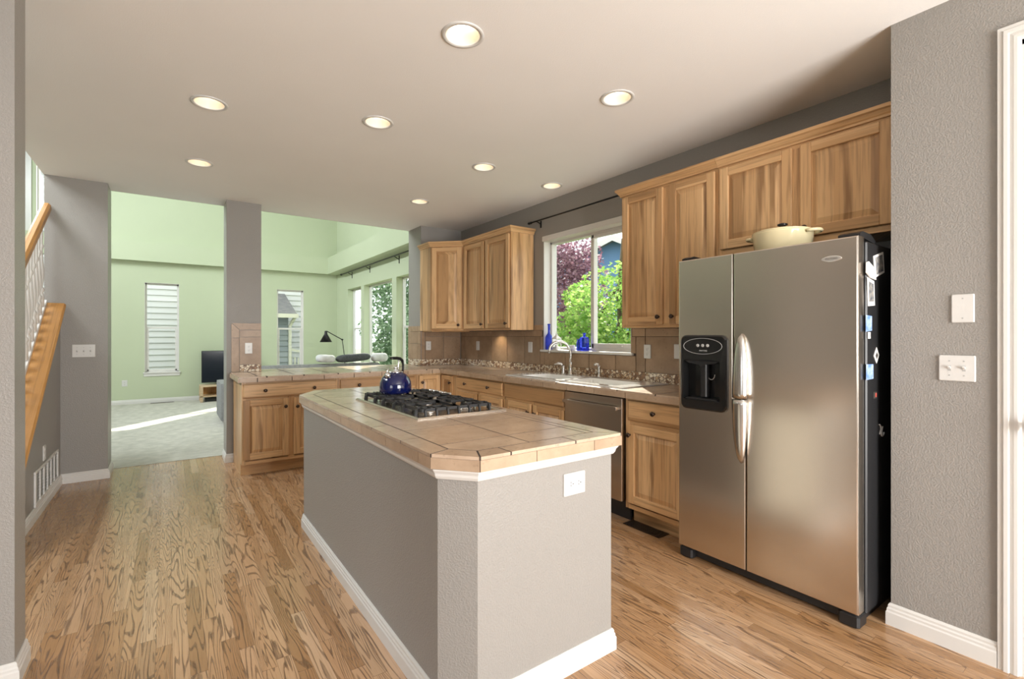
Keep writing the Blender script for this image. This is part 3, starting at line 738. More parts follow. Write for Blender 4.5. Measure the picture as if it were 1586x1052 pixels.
# ------------------------------------------------------------------ backsplash
def splash():
    m0 = CT+.001; m1 = 1.017; ZT = 1.44
    def tiles_y(mb, x, ya, yb, z0, z1, first, step=.33):
        strip_tiles(mb, ya, yb, step, first, lambda p, q: mb.box(x-.009, x, p, q, z0+.0015, z1-.0015, .001))
    def tiles_x(mb, y, xa, xb, z0, z1, first, step=.33):
        strip_tiles(mb, xa, xb, step, first, lambda p, q: mb.box(p, q, y-.009, y, z0+.0015, z1-.0015, .001))
    r = thing('backsplash', 'brown stone tile backsplash behind the sink with a pebble band', 'backsplash', (3.232, 3.7, CT))
    mb = MB(); X = 3.238
    tiles_y(mb, X, 1.79, 2.70, m1, 1.315, 2.27); tiles_y(mb, X, 2.70, 3.99, m1, 1.150, 2.93); tiles_y(mb, X, 3.99, 5.695, m1, 1.315, 4.27)
    tiles_y(mb, X, 1.79, 2.745, 1.315, 1.383, 2.27); tiles_y(mb, X, 3.96, 5.695, 1.315, 1.381, 4.27)
    tiles_y(mb, X, 2.70, 2.757, 1.17, 1.315, 9); tiles_y(mb, X, 3.95, 4.098, 1.381, ZT, 9); tiles_y(mb, X, 2.60, 2.757, 1.383, ZT, 9); tiles_y(mb, X, 3.95, 3.99, 1.155, 1.315, 9)
    mb.build('stone_tiles', M['slate'], r)
    MB().box(X-.008, X, 1.79, 5.695, m0, m1-.001).build('pebble_band', M['pebble'], r)
    MB().box(3.2385, 3.2399, 1.79, 5.7, m0, 1.15).box(3.2385, 3.2399, 1.79, 2.757, 1.15, ZT-.003).box(3.2385, 3.2399, 3.95, 5.7, 1.15, 1.38).build('grout_bed', M['grout'], r)
    r = thing('backsplash', 'brown stone tile backsplash on the short corner wall', 'backsplash', (2.94, 5.705, CT))
    mb = MB(); Y = 5.708
    tiles_x(mb, Y, 2.70, 3.227, m1, 1.315, 2.97); tiles_x(mb, Y, 2.70, 3.227, 1.315, 1.382, 2.97); tiles_x(mb, Y, 2.652, 2.70, m1, 1.20, 9); tiles_x(mb, Y, 2.652, 2.70, 1.20, 1.382, 9)
    # the strip returns on the end of the wall, facing the living room opening
    for a, c in ((5.71, 5.80), (5.80, 6.0), (6.0, 6.095)):
        for z0, z1 in ((m1, 1.22), (1.22, 1.38), (1.38, 1.45)): mb.tint = random.random(); mb.box(2.640, 2.649, a+.001, c-.001, z0+.0015, z1-.0015, .001)
    mb.build('stone_tiles', M['slate'], r)
    MB().box(2.652, 3.227, Y-.008, Y, m0, m1-.001).box(2.641, 2.649, 5.71, 6.095, m0, m1-.001).build('pebble_band', M['pebble'], r)
    r = thing('backsplash', 'brown stone tile panel on the column face', 'backsplash', (.68, 5.795, CT))
    mb = MB(); Y = 5.799; x0, x1 = .537, .819
    P = lambda pts: (setattr(mb, 'tint', random.random()), mb.prism(shrink(pts, .002), Y, Y-.010, 'y'))
    P([(x0, 1.458), (x0, 1.30), (x0+.075, 1.30), (x0+.075, 1.385)]); P([(x0, 1.458), (x0+.075, 1.385), (x1, 1.385), (x1, 1.458)])
    P([(x0, 1.30), (x0, m0), (x0+.075, m0), (x0+.075, 1.30)])
    P([(x0+.075, 1.385), (x0+.075, 1.31), (x1, 1.31), (x1, 1.385)]); P([(x0+.075, 1.31), (x0+.075, 1.017), (x1, 1.017), (x1, 1.31)])
    mb.build('stone_tiles', M['slate'], r)
    MB().box(x0+.077, x1, Y-.009, Y, m0, 1.015).build('pebble_band', M['pebble'], r)
splash()

# ------------------------------------------------------------------ upper cabinets
UZ0, UZ1 = 1.385, 2.425
CROWN = [(0, 0), (.012, 0), (.012, .012), (.020, .018), (.030, .034), (.040, .040), (.040, .058), (0, .058)]
def crown(parent, pts):
    """crown moulding along plan points, grows to the right of the path"""
    mb = MB(); rings = []; P = [Vector(p) for p in pts]
    for i, p in enumerate(P):
        d0 = (p-P[i-1]).normalized() if i else None; d1 = (P[i+1]-p).normalized() if i < len(P)-1 else None
        n0 = Vector((d0.y, -d0.x)) if d0 else None; n1 = Vector((d1.y, -d1.x)) if d1 else None
        nn = n1 if n0 is None else (n0 if n1 is None else (n0+n1)/(1+n0.dot(n1)))
        rings.append([(p.x+nn.x*a, p.y+nn.y*a, UZ1-.006+z) for a, z in CROWN])
    mb.loops(rings); mb.build('crown_molding', M['wood_h'], parent)
def uppers():
    UX = 2.93
    # diagonal corner
    r = thing('corner_wall_cabinet', 'hickory diagonal corner wall cabinet with one tall door', 'cabinet', (2.94, 5.4, UZ0))
    MB().prism([(2.632, 5.40), (2.93, 5.102), (3.228, 5.102), (3.228, 5.697), (2.632, 5.697)], UZ0, UZ1).build('carcass', M['wood_v'], r)
    a, b = Vector((2.632, 5.40)), Vector((2.93, 5.102)); L = (b-a).length; ang = math.atan2((b-a).y, (b-a).x)
    Mx = Matrix.Translation((a.x, a.y, 0)) @ Matrix.Rotation(ang, 4, 'Z')
    q = MB(Mx); door_front(q, .022, L-.022, UZ0+.025, UZ1-.02, 0, .058); d = q.build('door', DM(), r); knob(d, Mx, L-.055, 1.455)
    crown(r, [(2.632, 5.697), (2.632, 5.40), (2.93, 5.102)])
    MB().box(2.66, 3.2, 5.42, 5.68, UZ0-.012, UZ0).build('light_rail', M['wood_h'], r)
    def up(name, label, ya, yb, z0, items, cr):
        r = cabinet(name, label, (UX, ya, z0), -PI/2, ya-yb, .298, 0, UZ1-z0, [(m[0], *m[1:]) for m in items], toe=False)
        crown(r, cr); return r
    H = UZ1-UZ0
    up('wall_cabinet', 'two-door hickory wall cabinet left of the window', 5.10, 4.103, UZ0,
       [('door', .030, .482, .022, H-.022, (.452, .070)), ('door', .515, .975, .022, H-.022, (.935, .070))], [(2.93, 5.10), (2.93, 4.103), (3.228, 4.103)])
    up('wall_cabinet', 'two-door hickory wall cabinet between window and refrigerator', 2.588, 1.770, UZ0,
       [('door', .018, .395, .022, H-.022, (.365, .075)), ('door', .452, .802, .022, H-.022, (.485, .075)), ('mid', .38, .46)], [(3.228, 2.588), (2.93, 2.588), (2.93, 1.770)])
    z0 = 1.846; H2 = UZ1-z0
    up('wall_cabinet', 'short two-door hickory cabinet over the refrigerator', 1.768, .780, z0,
       [('door', .020, .462, .034, H2-.022, (.43, .09)), ('door', .508, .938, .034, H2-.022, (.538, .080)), ('mid', .455, .515)], [(2.93, 1.768), (2.93, .780)])
uppers()
light('under_cabinet_lamp', 'SPOT', (3.08, 4.72, 1.378), 2.2, (1.0, .80, .50), (.55, 0, -1), spot_size=1.7, spot_blend=.7, shadow_soft_size=.02)

# ------------------------------------------------------------------ refrigerator
def text(parent, s, size, Mx, m, name='lettering', ext=.0006):
    c = bpy.data.curves.new(name, 'FONT'); c.body = s; c.size = size; c.align_x = 'CENTER'; c.align_y = 'CENTER'; c.extrude = ext
    o = bpy.data.objects.new(name, c); me = bpy.data.meshes.new_from_object(o); bpy.data.objects.remove(o)
    me.transform(WM[parent].inverted() @ Mx); me.materials.clear(); me.materials.append(m)
    o = bpy.data.objects.new(name, me); COL.objects.link(o); o.parent = parent; WM[o] = WM[parent]; return o
FACEX = lambda x, y, z: Matrix.Translation((x, y, z)) @ Matrix(((0, 0, -1, 0), (-1, 0, 0, 0), (0, 1, 0, 0), (0, 0, 0, 1)))   # text on a face looking to -X
def fridge():
    r = thing('refrigerator', 'stainless side-by-side refrigerator with black sides', 'refrigerator', (2.85, 1.3, 0))
    X = 2.50
    MB().box(2.577, 3.20, .832, 1.764, .055, 1.752, .006).build('cabinet_body', M['black'], r)
    yA, yB, zs = 1.422, 1.351, .985
    # freezer door: narrow above, wide below
    def slab(poly, name):
        q = MB(); pl = poly
        inn = shrink(pl, .006)
        q.loops([[(2.568, y, z) for y, z in pl], [(X+.006, y, z) for y, z in pl], [(X+.0015, y, z) for y, z in shrink(pl, .002)], [(X, y, z) for y, z in inn]])
        return q.build(name, M['steel'], r)
    fz = slab([(yB+.0025, .070), (1.765, .070), (1.765, 1.770), (yA+.0025, 1.770), (yA+.0025, zs-.003), (yB+.0025, zs-.003)], 'freezer_door')
    fd = slab([(.840, .070), (yB-.0025, .070), (yB-.0025, zs+.003), (yA-.0025, zs+.003), (yA-.0025, 1.770), (.840, 1.770)], 'fridge_door')
    ct = MB().prism(rrect(1.488, 1.728, .946, 1.184, .014, 5), X-.02, X+.058, 'x').build('cutter', M['steel'])
    md = fz.modifiers.new('b', 'BOOLEAN'); md.object = ct; md.operation = 'DIFFERENCE'; md.solver = 'EXACT'
    me = bpy.data.meshes.new_from_object(fz.evaluated_get(bpy.context.evaluated_depsgraph_get())); fz.modifiers.clear(); fz.data = me; bpy.data.objects.remove(ct)
    MB().box(2.568, 2.577, .85, 1.755, .08, 1.75).build('gasket', M['black'], r)
    # crescent handles
    def handle(par, z0, z1, yc0, yc1, up):
        q = MB(); q.smooth = True; N = 14; rings = []
        for i in range(N+1):
            t = i/N; zz = z0+(z1-z0)*t
            k = math.sqrt(max(0, 1-t**2.2)) if up else math.sqrt(max(0, 1-(1-t)**2.2))
            wy = .005+.036*k; dx = .010+.040*k; yc = yc0
            yv = [yc-wy, yc+wy]; x0 = X-.001
            rings.append([(x0, yc-wy*.8, zz), (x0-dx*.7, yc-wy, zz), (x0-dx, yc-wy*.55, zz), (x0-dx, yc+wy*.45, zz), (x0-dx*.55, yc+wy, zz), (x0, yc+wy*.9, zz)])
        q.loops(rings); q.build('handle', M['satin'], par)
    handle(fd, zs+.004, 1.332, 1.372, 0, True)
    handle(fz, .640, zs-.004, 1.372, 0, False)
    # dispenser: bezel ring with a hollow
    y0, y1, z0, z1 = 1.452, 1.742, .895, 1.325
    d = MB()
    outer = rrect(y0, y1, z0, z1, .035, 5); hole = rrect(1.492, 1.724, .950, 1.180, .012, 5)
    def rg(p, x): return [(x, a, b) for a, b in p]
    d.loops([rg(outer, X+.002), rg(outer, X-.010), rg(shrink(outer, .008), X-.016), rg(hole, X-.014), rg(hole, X+.050)], cap0=False, cap1=True)
    dp = d.build('dispenser', M['black_gloss'], fz, 'glossy black ice and water dispenser')
    ov = [(1.598+.122*math.cos(a), 1.262+.046*math.sin(a)) for a in [2*PI*i/40 for i in range(40)]]
    q = MB(); q.loops([rg(ov, X-.0155), rg(ov, X-.0180), rg(shrink(ov, .002), X-.0180), rg(shrink(ov, .002), X-.0155)], cap0=False, cap1=False); q.build('control_outline', M['graybutton'], dp)
    for k in range(3):
        q = MB(); q.lathe([(.009, X-.0155), (.009, X-.0185), (.007, X-.0195)], (0, 1.626-k*.031, 1.266), 12, 'x'); q.build('button', M['graybutton'], dp)
    text(dp, 'MAYTAG', .012, FACEX(X-.0165, 1.592, 1.236), M['graybutton'])
    q = MB(); q.box(X+.004, X+.040, 1.585, 1.625, .965, 1.172, .006); q.build('water_paddle', M['black'], dp)
    q = MB(); q.tube([(X+.03, 1.57-.022*math.cos(a), 1.10-.03*math.sin(a)) for a in [PI*i/10 for i in range(11)]], .002, 6); q.build('ice_lever', M['graybutton'], dp)
    q = MB(); q.prism([(1.50, .952), (1.716, .952), (1.700, .963), (1.516, .963)], X-.012, X+.045, 'x'); q.build('drip_tray', M['black'], dp)
    q = MB(); q.prism([(1.500, 1.178), (1.716, 1.178), (1.690, 1.164), (1.625, 1.155), (1.608, 1.140), (1.592, 1.155), (1.526, 1.164)], X-.010, X+.03, 'x'); q.build('spout_hood', M['black'], dp)
    # badge
    bd = [(.945+.042*math.cos(a)*abs(math.cos(a))**.25, 1.678+.0145*math.sin(a)) for a in [2*PI*i/32 for i in range(32)]]
    q = MB(); q.loops([rg(bd, X+.001), rg(bd, X-.003), rg(shrink(bd, .002), X-.004)]); b = q.build('badge', M['silverbadge'], fd, 'silver lens-shaped badge')
    text(b, 'MAYTAG', .0125, FACEX(X-.0042, .945, 1.678), M['slot'])
    # hinge covers, grille, feet
    for ya, yb in ((.842, .93), (1.70, 1.762)):
        q = MB(); q.prism([(2.53, 1.7705), (2.72, 1.7525), (2.72, 1.768), (2.66, 1.792), (2.56, 1.796), (2.53, 1.785)], ya, yb, 'y'); q.build('hinge_cover', M['black'], r)
    q = MB(); q.box(2.545, 2.58, .84, 1.762, .012, .062, .004); q.build('base_grille', M['black'], r)
    for ya, yb in ((.838, .925), (1.68, 1.766)):
        q = MB(); q.box(2.508, 2.60, ya, yb, 0, .064, .010); q.build('foot_cover', M['black'], r)
    q = MB(); q.box(2.62, 3.18, .86, 1.74, .0, .055); q.build('plinth', M['black'], r)
    return r
fridge()
# things stuck on the fridge side (plane y = .832)
def card(name, pts, m, label, cat, y=.8315, t=.002, inner=None, im=None):
    q = MB(); q.prism(pts, y, y-t, 'y')
    o = tag(q.build(name, m), label, cat)
    if inner:
        q = MB(); q.prism(inner, y-t, y-t-.0008, 'y'); q.build('picture', im, o)
    return o
card('photo_magnet', [(2.650, 1.690), (2.775, 1.722), (2.792, 1.625), (2.668, 1.590)], M['paper'], 'tilted blue landscape photo topmost on the refrigerator side', 'magnet', inner=[(2.672, 1.685), (2.762, 1.708), (2.776, 1.632), (2.688, 1.606)], im=M['photo_dark'])
card('comic_clipping', [(2.576, 1.588), (2.660, 1.574), (2.668, 1.462), (2.586, 1.456)], M['paper'], 'white printed clipping below the striped clip magnet', 'clipping', inner=[(2.590, 1.570), (2.650, 1.560), (2.654, 1.480), (2.596, 1.476)], im=M['photo_dark'])
def clipmag():
    q = MB(); q.prism([(2.556, 1.652), (2.575, 1.658), (2.660, 1.628), (2.664, 1.580), (2.600, 1.586), (2.554, 1.606)], .829, .823, 'y')
    o = tag(q.build('clip_magnet', M['paper']), 'ribbed white clip magnet holding the printed clipping', 'magnet')
    for k in range(4):
        a = k*.010; s = MB(); s.prism([(2.584, 1.638-a), (2.655, 1.620-a), (2.655, 1.617-a), (2.584, 1.635-a)], .823, .8222, 'y'); s.build('rib', M['graybutton'], o)
clipmag()
card('photo_magnet', [(2.562, 1.415), (2.632, 1.412), (2.632, 1.345), (2.562, 1.340)], M['photo_sky'], 'small blue picture with a white tag hanging below', 'magnet', inner=[(2.580, 1.338), (2.612, 1.338), (2.612, 1.308), (2.580, 1.308)], im=M['paper'])
card('diamond_magnet', [(2.655, 1.228), (2.690, 1.268), (2.724, 1.230), (2.690, 1.192)], M['paper'], 'white diamond-shaped magnet with a dark mark', 'magnet', inner=[(2.676, 1.228), (2.690, 1.246), (2.704, 1.230), (2.690, 1.212)], im=M['slot'])
card('photo_magnet', [(2.567, 1.192), (2.650, 1.190), (2.650, 1.123), (2.567, 1.121)], M['photo_sky'], 'square blue picture below the diamond magnet', 'magnet')
card('sticker_magnet', [(2.652, 1.060), (2.690, 1.060), (2.690, 1.030), (2.652, 1.030)], M['slot'], 'tiny dark magnet with a red square', 'magnet', inner=[(2.672, 1.055), (2.688, 1.055), (2.688, 1.036), (2.672, 1.036)], im=M['red'])
def scribble():
    q = MB(); q.tube([(2.72+.045*t+.012*math.sin(t*14), .8275, .885-.025*t+.018*math.cos(t*11)) for t in [i/16 for i in range(17)]], .0035, 6)
    tag(q.build('ribbon_magnet', M['graybutton']), 'small curled gray ribbon magnet lowest on the refrigerator side', 'magnet')
scribble()
# dutch oven on the fridge
def dutch_oven():
    cx, cy, z = 2.76, 1.285, 1.7525
    r = thing('dutch_oven', 'cream enamel dutch oven on top of the refrigerator', 'pot', (cx, cy, z)); q = LM(r); q.smooth = True
    q.lathe([(.10, 0), (.128, .004), (.136, .016), (.150, .125), (.153, .133), (.147, .134), (.140, .125), (.128, .02), (.10, .012)], n=36); q.build('pot_body', M['enamel_cream'], r)
    q = LM(r); q.smooth = True
    q.lathe([(.150, .1345), (.151, .139), (.13, .147), (.07, .156), (.02, .159)], n=36); l = q.build('lid', M['enamel_cream'], r)
    q = LM(r); q.smooth = True; q.lathe([(.011, .158), (.010, .170), (.026, .178), (.026, .186), (.010, .191)], n=16); q.build('lid_knob', M['black_gloss'], l, 'black lid knob')
    for s in (1, -1):
        q = LM(r); q.smooth = True
        q.tube([(.05*math.cos(a), s*(.146+.046*math.sin(a)), .120+.004*math.sin(a)) for a in [PI*i/10 for i in range(11)]], .009, 8); q.build('loop_handle', M['enamel_cream'], r)
dutch_oven()

# ------------------------------------------------------------------ cooktop and kettle
def cooktop():
    x0, x1, y0, y1 = .978, 1.500, 2.145, 3.085; z = IT
    r = thing('gas_cooktop', 'stainless gas cooktop with black cast iron grates set in the island', 'cooktop', ((x0+x1)/2, (y0+y1)/2, z))
    q = MB(); o = [(x0, y0), (x1, y0), (x1, y1), (x0, y1)]
    R = lambda d, zz: [(x, y, zz) for x, y in shrink(o, d)]
    q.loops([R(0, z+.0005), R(0, z+.004), R(.008, z+.011), R(.024, z+.011), R(.034, z+.005), R(.05, z+.004)]); q.build('steel_tray', M['steel'], r)
    C = [(1.12, 2.33, .045), (1.36, 2.33, .038), (1.24, 2.615, .055), (1.12, 2.90, .038), (1.345, 2.86, .034)]
    for cx, cy, rad in C:
        q = MB(); q.smooth = True; q.lathe([(rad+.012, z+.004), (rad+.01, z+.012), (rad-.004, z+.020)], (cx, cy, 0), 24); b = q.build('burner', M['satin'], r)
        q = MB(); q.smooth = True; q.lathe([(rad, z+.0195), (rad, z+.027), (rad*.8, z+.030)], (cx, cy, 0), 24); q.build('burner_cap', M['iron'], b)
    zt = z+.048
    def grate(ya, yb):
        g = MB(); xa, xb = x0+.03, x1-.055
        w_ = .009
        for x in (xa+.02, xb-.02):      # side rails
            g.bar((x, ya+.012, zt-.012), (x, yb-.012, zt-.012), .013, .016)
        for y in (ya+.02, yb-.02): g.bar((xa+.02, y, zt-.010), (xb-.02, y, zt-.010), .012, .014)
        ym = (ya+yb)/2
        for k in range(3):              # long bars
            x = xa+.07+(xb-xa-.14)*k/2; g.bar((x, ya+.02, zt-.006), (x, yb-.02, zt-.006), w_, .013)
        for y in (ya+(yb-ya)*.28, ya+(yb-ya)*.72):
            for p, q in ((xa+.012, xa+.16), (xb-.16, xb-.012)): g.bar((p, y, zt-.006), (q, y, zt-.006), w_, .013)
        n = 7
        for k in range(n):              # short fingers bending down at the outer ends
            x = xa+.03+(xb-xa-.06)*k/(n-1)
            for s, yo in ((1, ya), (-1, yb)):
                g.bar((x, yo+s*.018, zt-.006), (x, yo+s*.07, zt-.006), w_, .013)
                g.loops([[(x-w_/2, yo+s*.018, zt), (x+w_/2, yo+s*.018, zt), (x+w_/2, yo+s*.022, zt-.014), (x-w_/2, yo+s*.022, zt-.014)],
                         [(x-w_/2, yo+s*.002, zt-.010), (x+w_/2, yo+s*.002, zt-.010), (x+w_/2, yo+s*.012, zt-.022), (x-w_/2, yo+s*.012, zt-.022)],
                         [(x-w_/2, yo-s*.004, z+.005), (x+w_/2, yo-s*.004, z+.005), (x+w_/2, yo+s*.008, z+.005), (x-w_/2, yo+s*.008, z+.005)]])
        for s, xo in ((1, xa), (-1, xb)):
            for y in (ya+.06, yb-.06):
                g.bar((xo+s*.012, y, zt-.006), (xo+s*.08, y, zt-.006), w_, .013)
                g.loops([[(xo+s*.016, y-.007, zt), (xo+s*.016, y+.007, zt), (xo+s*.022, y+.007, zt-.014), (xo+s*.022, y-.007, zt-.014)],
                         [(xo-s*.002, y-.007, zt-.014), (xo-s*.002, y+.007, zt-.014), (xo+s*.010, y+.007, zt-.024), (xo+s*.010, y-.007, zt-.024)],
                         [(xo-s*.006, y-.007, z+.006), (xo-s*.006, y+.007, z+.006), (xo+s*.008, y+.007, z+.006), (xo+s*.008, y-.007, z+.006)]])
        g.build('grate', M['iron'], r, 'black cast iron grate')
    L = (y1-y0-.06)/3
    for k in range(3): grate(y0+.03+k*L+.004, y0+.03+(k+1)*L-.004)
    for k in range(5):
        q = MB(); q.smooth = True; q.lathe([(.021, z+.006), (.021, z+.010), (.018, z+.012), (.017, z+.042), (.012, z+.046)], (1.462, 2.74+k*.062, 0), 14); q.build('knob', M['chrome'], r)
cooktop()
def kettle():
    r = thing('kettle', 'cobalt blue enamel kettle standing on the cooktop', 'kettle', (1.165, 2.885, IT+.0485), .4)
    q = LM(r); q.smooth = True
    q.lathe([(.080, 0), (.094, .004), (.0985, .018), (.099, .045), (.095, .072), (.083, .100), (.064, .121), (.046, .130), (.044, .1305)], n=40); q.build('body', M['enamel_blue'], r)
    q = LM(r); q.smooth = True; q.lathe([(.047, .130), (.048, .136), (.035, .141), (.012, .144), (.008, .150), (.013, .156), (.011, .166), (.004, .169)], n=24); q.build('lid', M['chrome'], r)
    q = LM(r); q.smooth = True; q.tube([(-.060, -.01, .095), (-.078, -.012, .118), (-.088, -.013, .130)], [.020, .017, .014], 12); s = q.build('spout', M['satin'], r)
    q = LM(r); q.smooth = True; q.tube([(-.088, -.013, .131), (-.078, -.012, .150), (-.066, -.010, .158)], [.005, .005, .006], 8); q.build('whistle_lever', M['chrome'], s)
    q = LM(r); q.smooth = True
    pts = [(.062, .0, .122), (.066, .0, .150), (.066, .0, .180), (.058, .0, .203), (.038, .0, .216), (.010, .0, .220), (-.022, 0, .221), (-.042, 0, .222)]
    q.tube(pts, [.006, .006, .007, .009, .010, .010, .009, .007], 10, 1.2); h = q.build('handle', M['blackmetal'], r)
    q = LM(r); q.smooth = True; q.tube([(.028, 0, .135), (.022, 0, .165), (.028, 0, .19), (.024, 0, .215)], .005, 8); q.build('handle_strut', M['chrome'], h)
kettle()

# ------------------------------------------------------------------ sink and taps
def sink():
    r = thing('sink', 'white enamel double sink set in the tiled worktop', 'sink', (2.9, 3.07, CT)); z = CT
    q = MB(); q.smooth = False
    x0, x1, y0, y1 = 2.650, 3.185, 2.34, 3.80
    o = rrect(x0, x1, y0, y1, .06, 5)
    def ring(p, zz): return [(a, b, zz) for a, b in p]
    # rim with two bowls
    bowls = [(2.72, 3.04, 3.12, 3.64), (2.72, 3.04, 2.47, 3.04)]
    xs = [x0, 2.72, 3.04, x1]; ys = [y0, 2.47, 3.04, 3.12, 3.64, y1]
    for i in range(3):
        for j in range(5):
            if i == 1 and j in (1, 3): continue
            q.box(xs[i], xs[i+1], ys[j], ys[j+1], z+.0005, z+.010)
    bmesh.ops.remove_doubles(q.bm, verts=q.bm.verts, dist=1e-5)
    q.build('rim', M['porcelain'], r)
    for bx in bowls:
        q = MB(); a, b, c, d = bx; e = .004
        p = rrect(a-.0, b+.0, c-.0, d+.0, .05, 5)
        q.loops([ring(p, z+.0095), ring(shrink(p, .008), z-.01), ring(shrink(p, .015), z-.045), ring(shrink(p, .05), z-.05)], cap0=False, cap1=True); bo = q.build('bowl', M['porcelain'], r)
        q = MB(); q.lathe([(.04, z-.0505), (.04, z-.047), (.02, z-.049)], ((a+b)/2, (c+d)/2, 0), 20); q.build('drain', M['chrome'], bo)
    f = thing('kitchen_faucet', 'brushed nickel gooseneck faucet at the sink', 'faucet', (3.125, 3.40, z+.0105)); q = LM(f); q.smooth = True
    q.lathe([(.027, 0), (.027, .006), (.020, .014), (.016, .06), (.0145, .12)], n=18); q.build('base', M['satin'], f)
    q = LM(f); q.smooth = True
    pts = [(0, 0, .10), (0.004, .002, .18), (0, 0, .235)]
    pts += [(-.02-.078*(1-math.cos(a)), .05*(1-math.cos(a)), .235+.082*math.sin(a)) for a in [PI*(i+1)/13 for i in range(13)]]
    pts += [(-.180, .103, .205)]
    q.tube(pts, [.0145]*3+[.013]*13+[.012], 12); q.build('spout', M['satin'], f)
    h = thing('faucet_lever', 'brushed nickel single-lever tap handle beside the gooseneck', 'faucet', (3.115, 3.49, z+.0105)); q = LM(h); q.smooth = True
    q.lathe([(.022, 0), (.020, .01), (.016, .05), (.017, .072), (.010, .084)], n=16); q.build('base', M['satin'], h)
    q = LM(h); q.smooth = True; q.tube([(0, .0, .076), (-.015, .014, .098), (-.04, .034, .104), (-.07, .055, .094)], [.012, .012, .010, .007], 10); q.build('lever', M['satin'], h)
    s = thing('side_sprayer', 'brushed nickel side sprayer right of the faucet', 'sprayer', (3.13, 3.03, z+.0105)); q = LM(s); q.smooth = True
    q.lathe([(.020, 0), (.018, .012), (.012, .02), (.012, .06), (.014, .09), (.010, .105)], n=16); q.build('base', M['satin'], s)
    q = LM(s); q.smooth = True; q.tube([(0, 0, .09), (-.01, .006, .115), (-.028, .016, .118), (-.04, .022, .108)], [.011, .012, .012, .010], 10); q.build('spray_head', M['satin'], s)
sink()
# window sill things
SZ = KW[2]+.0025
def bottle(name, prof, loc, m, label, cat='bottle', n=20):
    q = MB(); q.smooth = True; q.lathe(prof, loc, n); return tag(q.build(name, m, origin=loc), label, cat)
bottle('bottle', [(.030, 0), (.036, .004), (.036, .125), (.030, .148), (.015, .170), (.0125, .185), (.0125, .255), (.016, .258), (.016, .270), (.010, .272)], (3.272, 3.895, SZ), M['blueglass'], 'tall cobalt glass bottle at the window corner')
def lantern():
    r = thing('lantern', 'small white lantern on the kitchen window sill', 'lantern', (3.275, 3.775, SZ)); q = LM(r)
    q.box(-.034, .034, -.034, .034, 0, .012, .002)
    for a in (-1, 1):
        for b in (-1, 1): q.box(a*.031-.003, a*.031+.003, b*.031-.003, b*.031+.003, .012, .112)
        q.box(-.031, .031, a*.031-.002, a*.031+.002, .06, .064)
    q.box(-.036, .036, -.036, .036, .112, .120, .002); q.build('frame', M['white'], r)
    q = LM(r); q.loops([[(-.034, -.034, .12), (.034, -.034, .12), (.034, .034, .12), (-.034, .034, .12)], [(-.010, -.010, .148), (.010, -.010, .148), (.010, .010, .148), (-.010, .010, .148)]]); q.lathe([(.010, .147), (.012, .156), (.006, .165)], n=10); q.build('roof', M['white'], r)
    q = LM(r); q.tube([(0, -.014, .160), (0, -.012, .178), (0, 0, .187), (0, .012, .178), (0, .014, .160)], .002, 6); q.build('handle', M['white'], r)
    q = LM(r); q.lathe([(.016, .012), (.016, .05)], n=12); q.build('candle', M['plate'], r)
lantern()
bottle('jar', [(.024, 0), (.028, .003), (.028, .085), (.020, .092), (.020, .105), (.022, .107), (.022, .112), (.012, .113)], (3.272, 3.435, SZ), M['blueglass'], 'short pale blue glass jar beside the square bottle', 'jar')
def sqbottle():
    r = thing('bottle', 'square-shouldered cobalt bottle by the window stile', 'bottle', (3.272, 3.365, SZ)); q = LM(r)
    R = lambda s_, z: [(-s_, -s_, z), (s_, -s_, z), (s_, s_, z), (-s_, s_, z)]
    q.loops([R(.030, 0), R(.033, .003), R(.033, .118), R(.026, .130), R(.014, .136)]); q.build('body', M['blueglass'], r)
    q = LM(r); q.smooth = True; q.lathe([(.013, .134), (.013, .160), (.017, .162), (.017, .172), (.010, .173)], n=14); q.build('neck', M['blueglass'], r)
sqbottle()
def tealight():
    q = MB(); q.lathe([(.026, 0), (.030, .002), (.030, .05), (.026, .052), (.024, .03)], (3.272, 3.535, SZ), 18); tag(q.build('candle_holder', M['plate'], origin=(3.272, 3.535, SZ)), 'small white candle holder on the kitchen sill', 'candle holder')
tealight()
# curtain rods
def rod():
    r = thing('curtain_rod', 'black curtain rod over the kitchen window', 'curtain rod', (3.24, 3.4, 2.53)); x, z = 3.165, 2.535
    q = MB(); q.smooth = True; q.tube([(x, 4.06, z), (x, 2.60, z)], .008, 10); q.build('rod', M['blackmetal'], r)
    q = MB(); q.smooth = True; q.lathe([(.008, 4.055), (.013, 4.062), (.013, 4.072), (.008, 4.078), (.015, 4.095), (.010, 4.115), (.003, 4.122)], (x, 0, z), 14, 'y'); q.build('finial', M['blackmetal'], r)
    for y in (3.985, 2.70):
        q = MB(); q.tube([(x, y, z), (x+.03, y, z-.004), (3.232, y, z-.02)], .006, 8); q.box(3.231, 3.2395, y-.010, y+.010, z-.06, z+.015, .002); q.build('bracket', M['blackmetal'], r)
rod()
def rod2():
    r = thing('curtain_rod', 'thin dark curtain rod along the green living room wall', 'curtain rod', (3.30, 9.2, 2.74)); x, z = 3.20, 2.715
    q = MB(); q.tube([(x, 11.1, z), (x, 6.6, z)], .012, 8); q.build('rod', M['blackmetal'], r)
    q = MB(); q.lathe([(.014, 11.1), (.022, 11.11), (.022, 11.14), (.008, 11.16)], (x, 0, z), 10, 'y'); q.build('finial', M['blackmetal'], r)
    for y in (10.65, 9.5, 8.0):
        q = MB(); q.tube([(x, y, z), (3.292, y, z-.05)], .007, 6); q.box(3.292, 3.2995, y-.015, y+.015, z-.12, z+.02, .002); q.build('bracket', M['blackmetal'], r)
rod2()

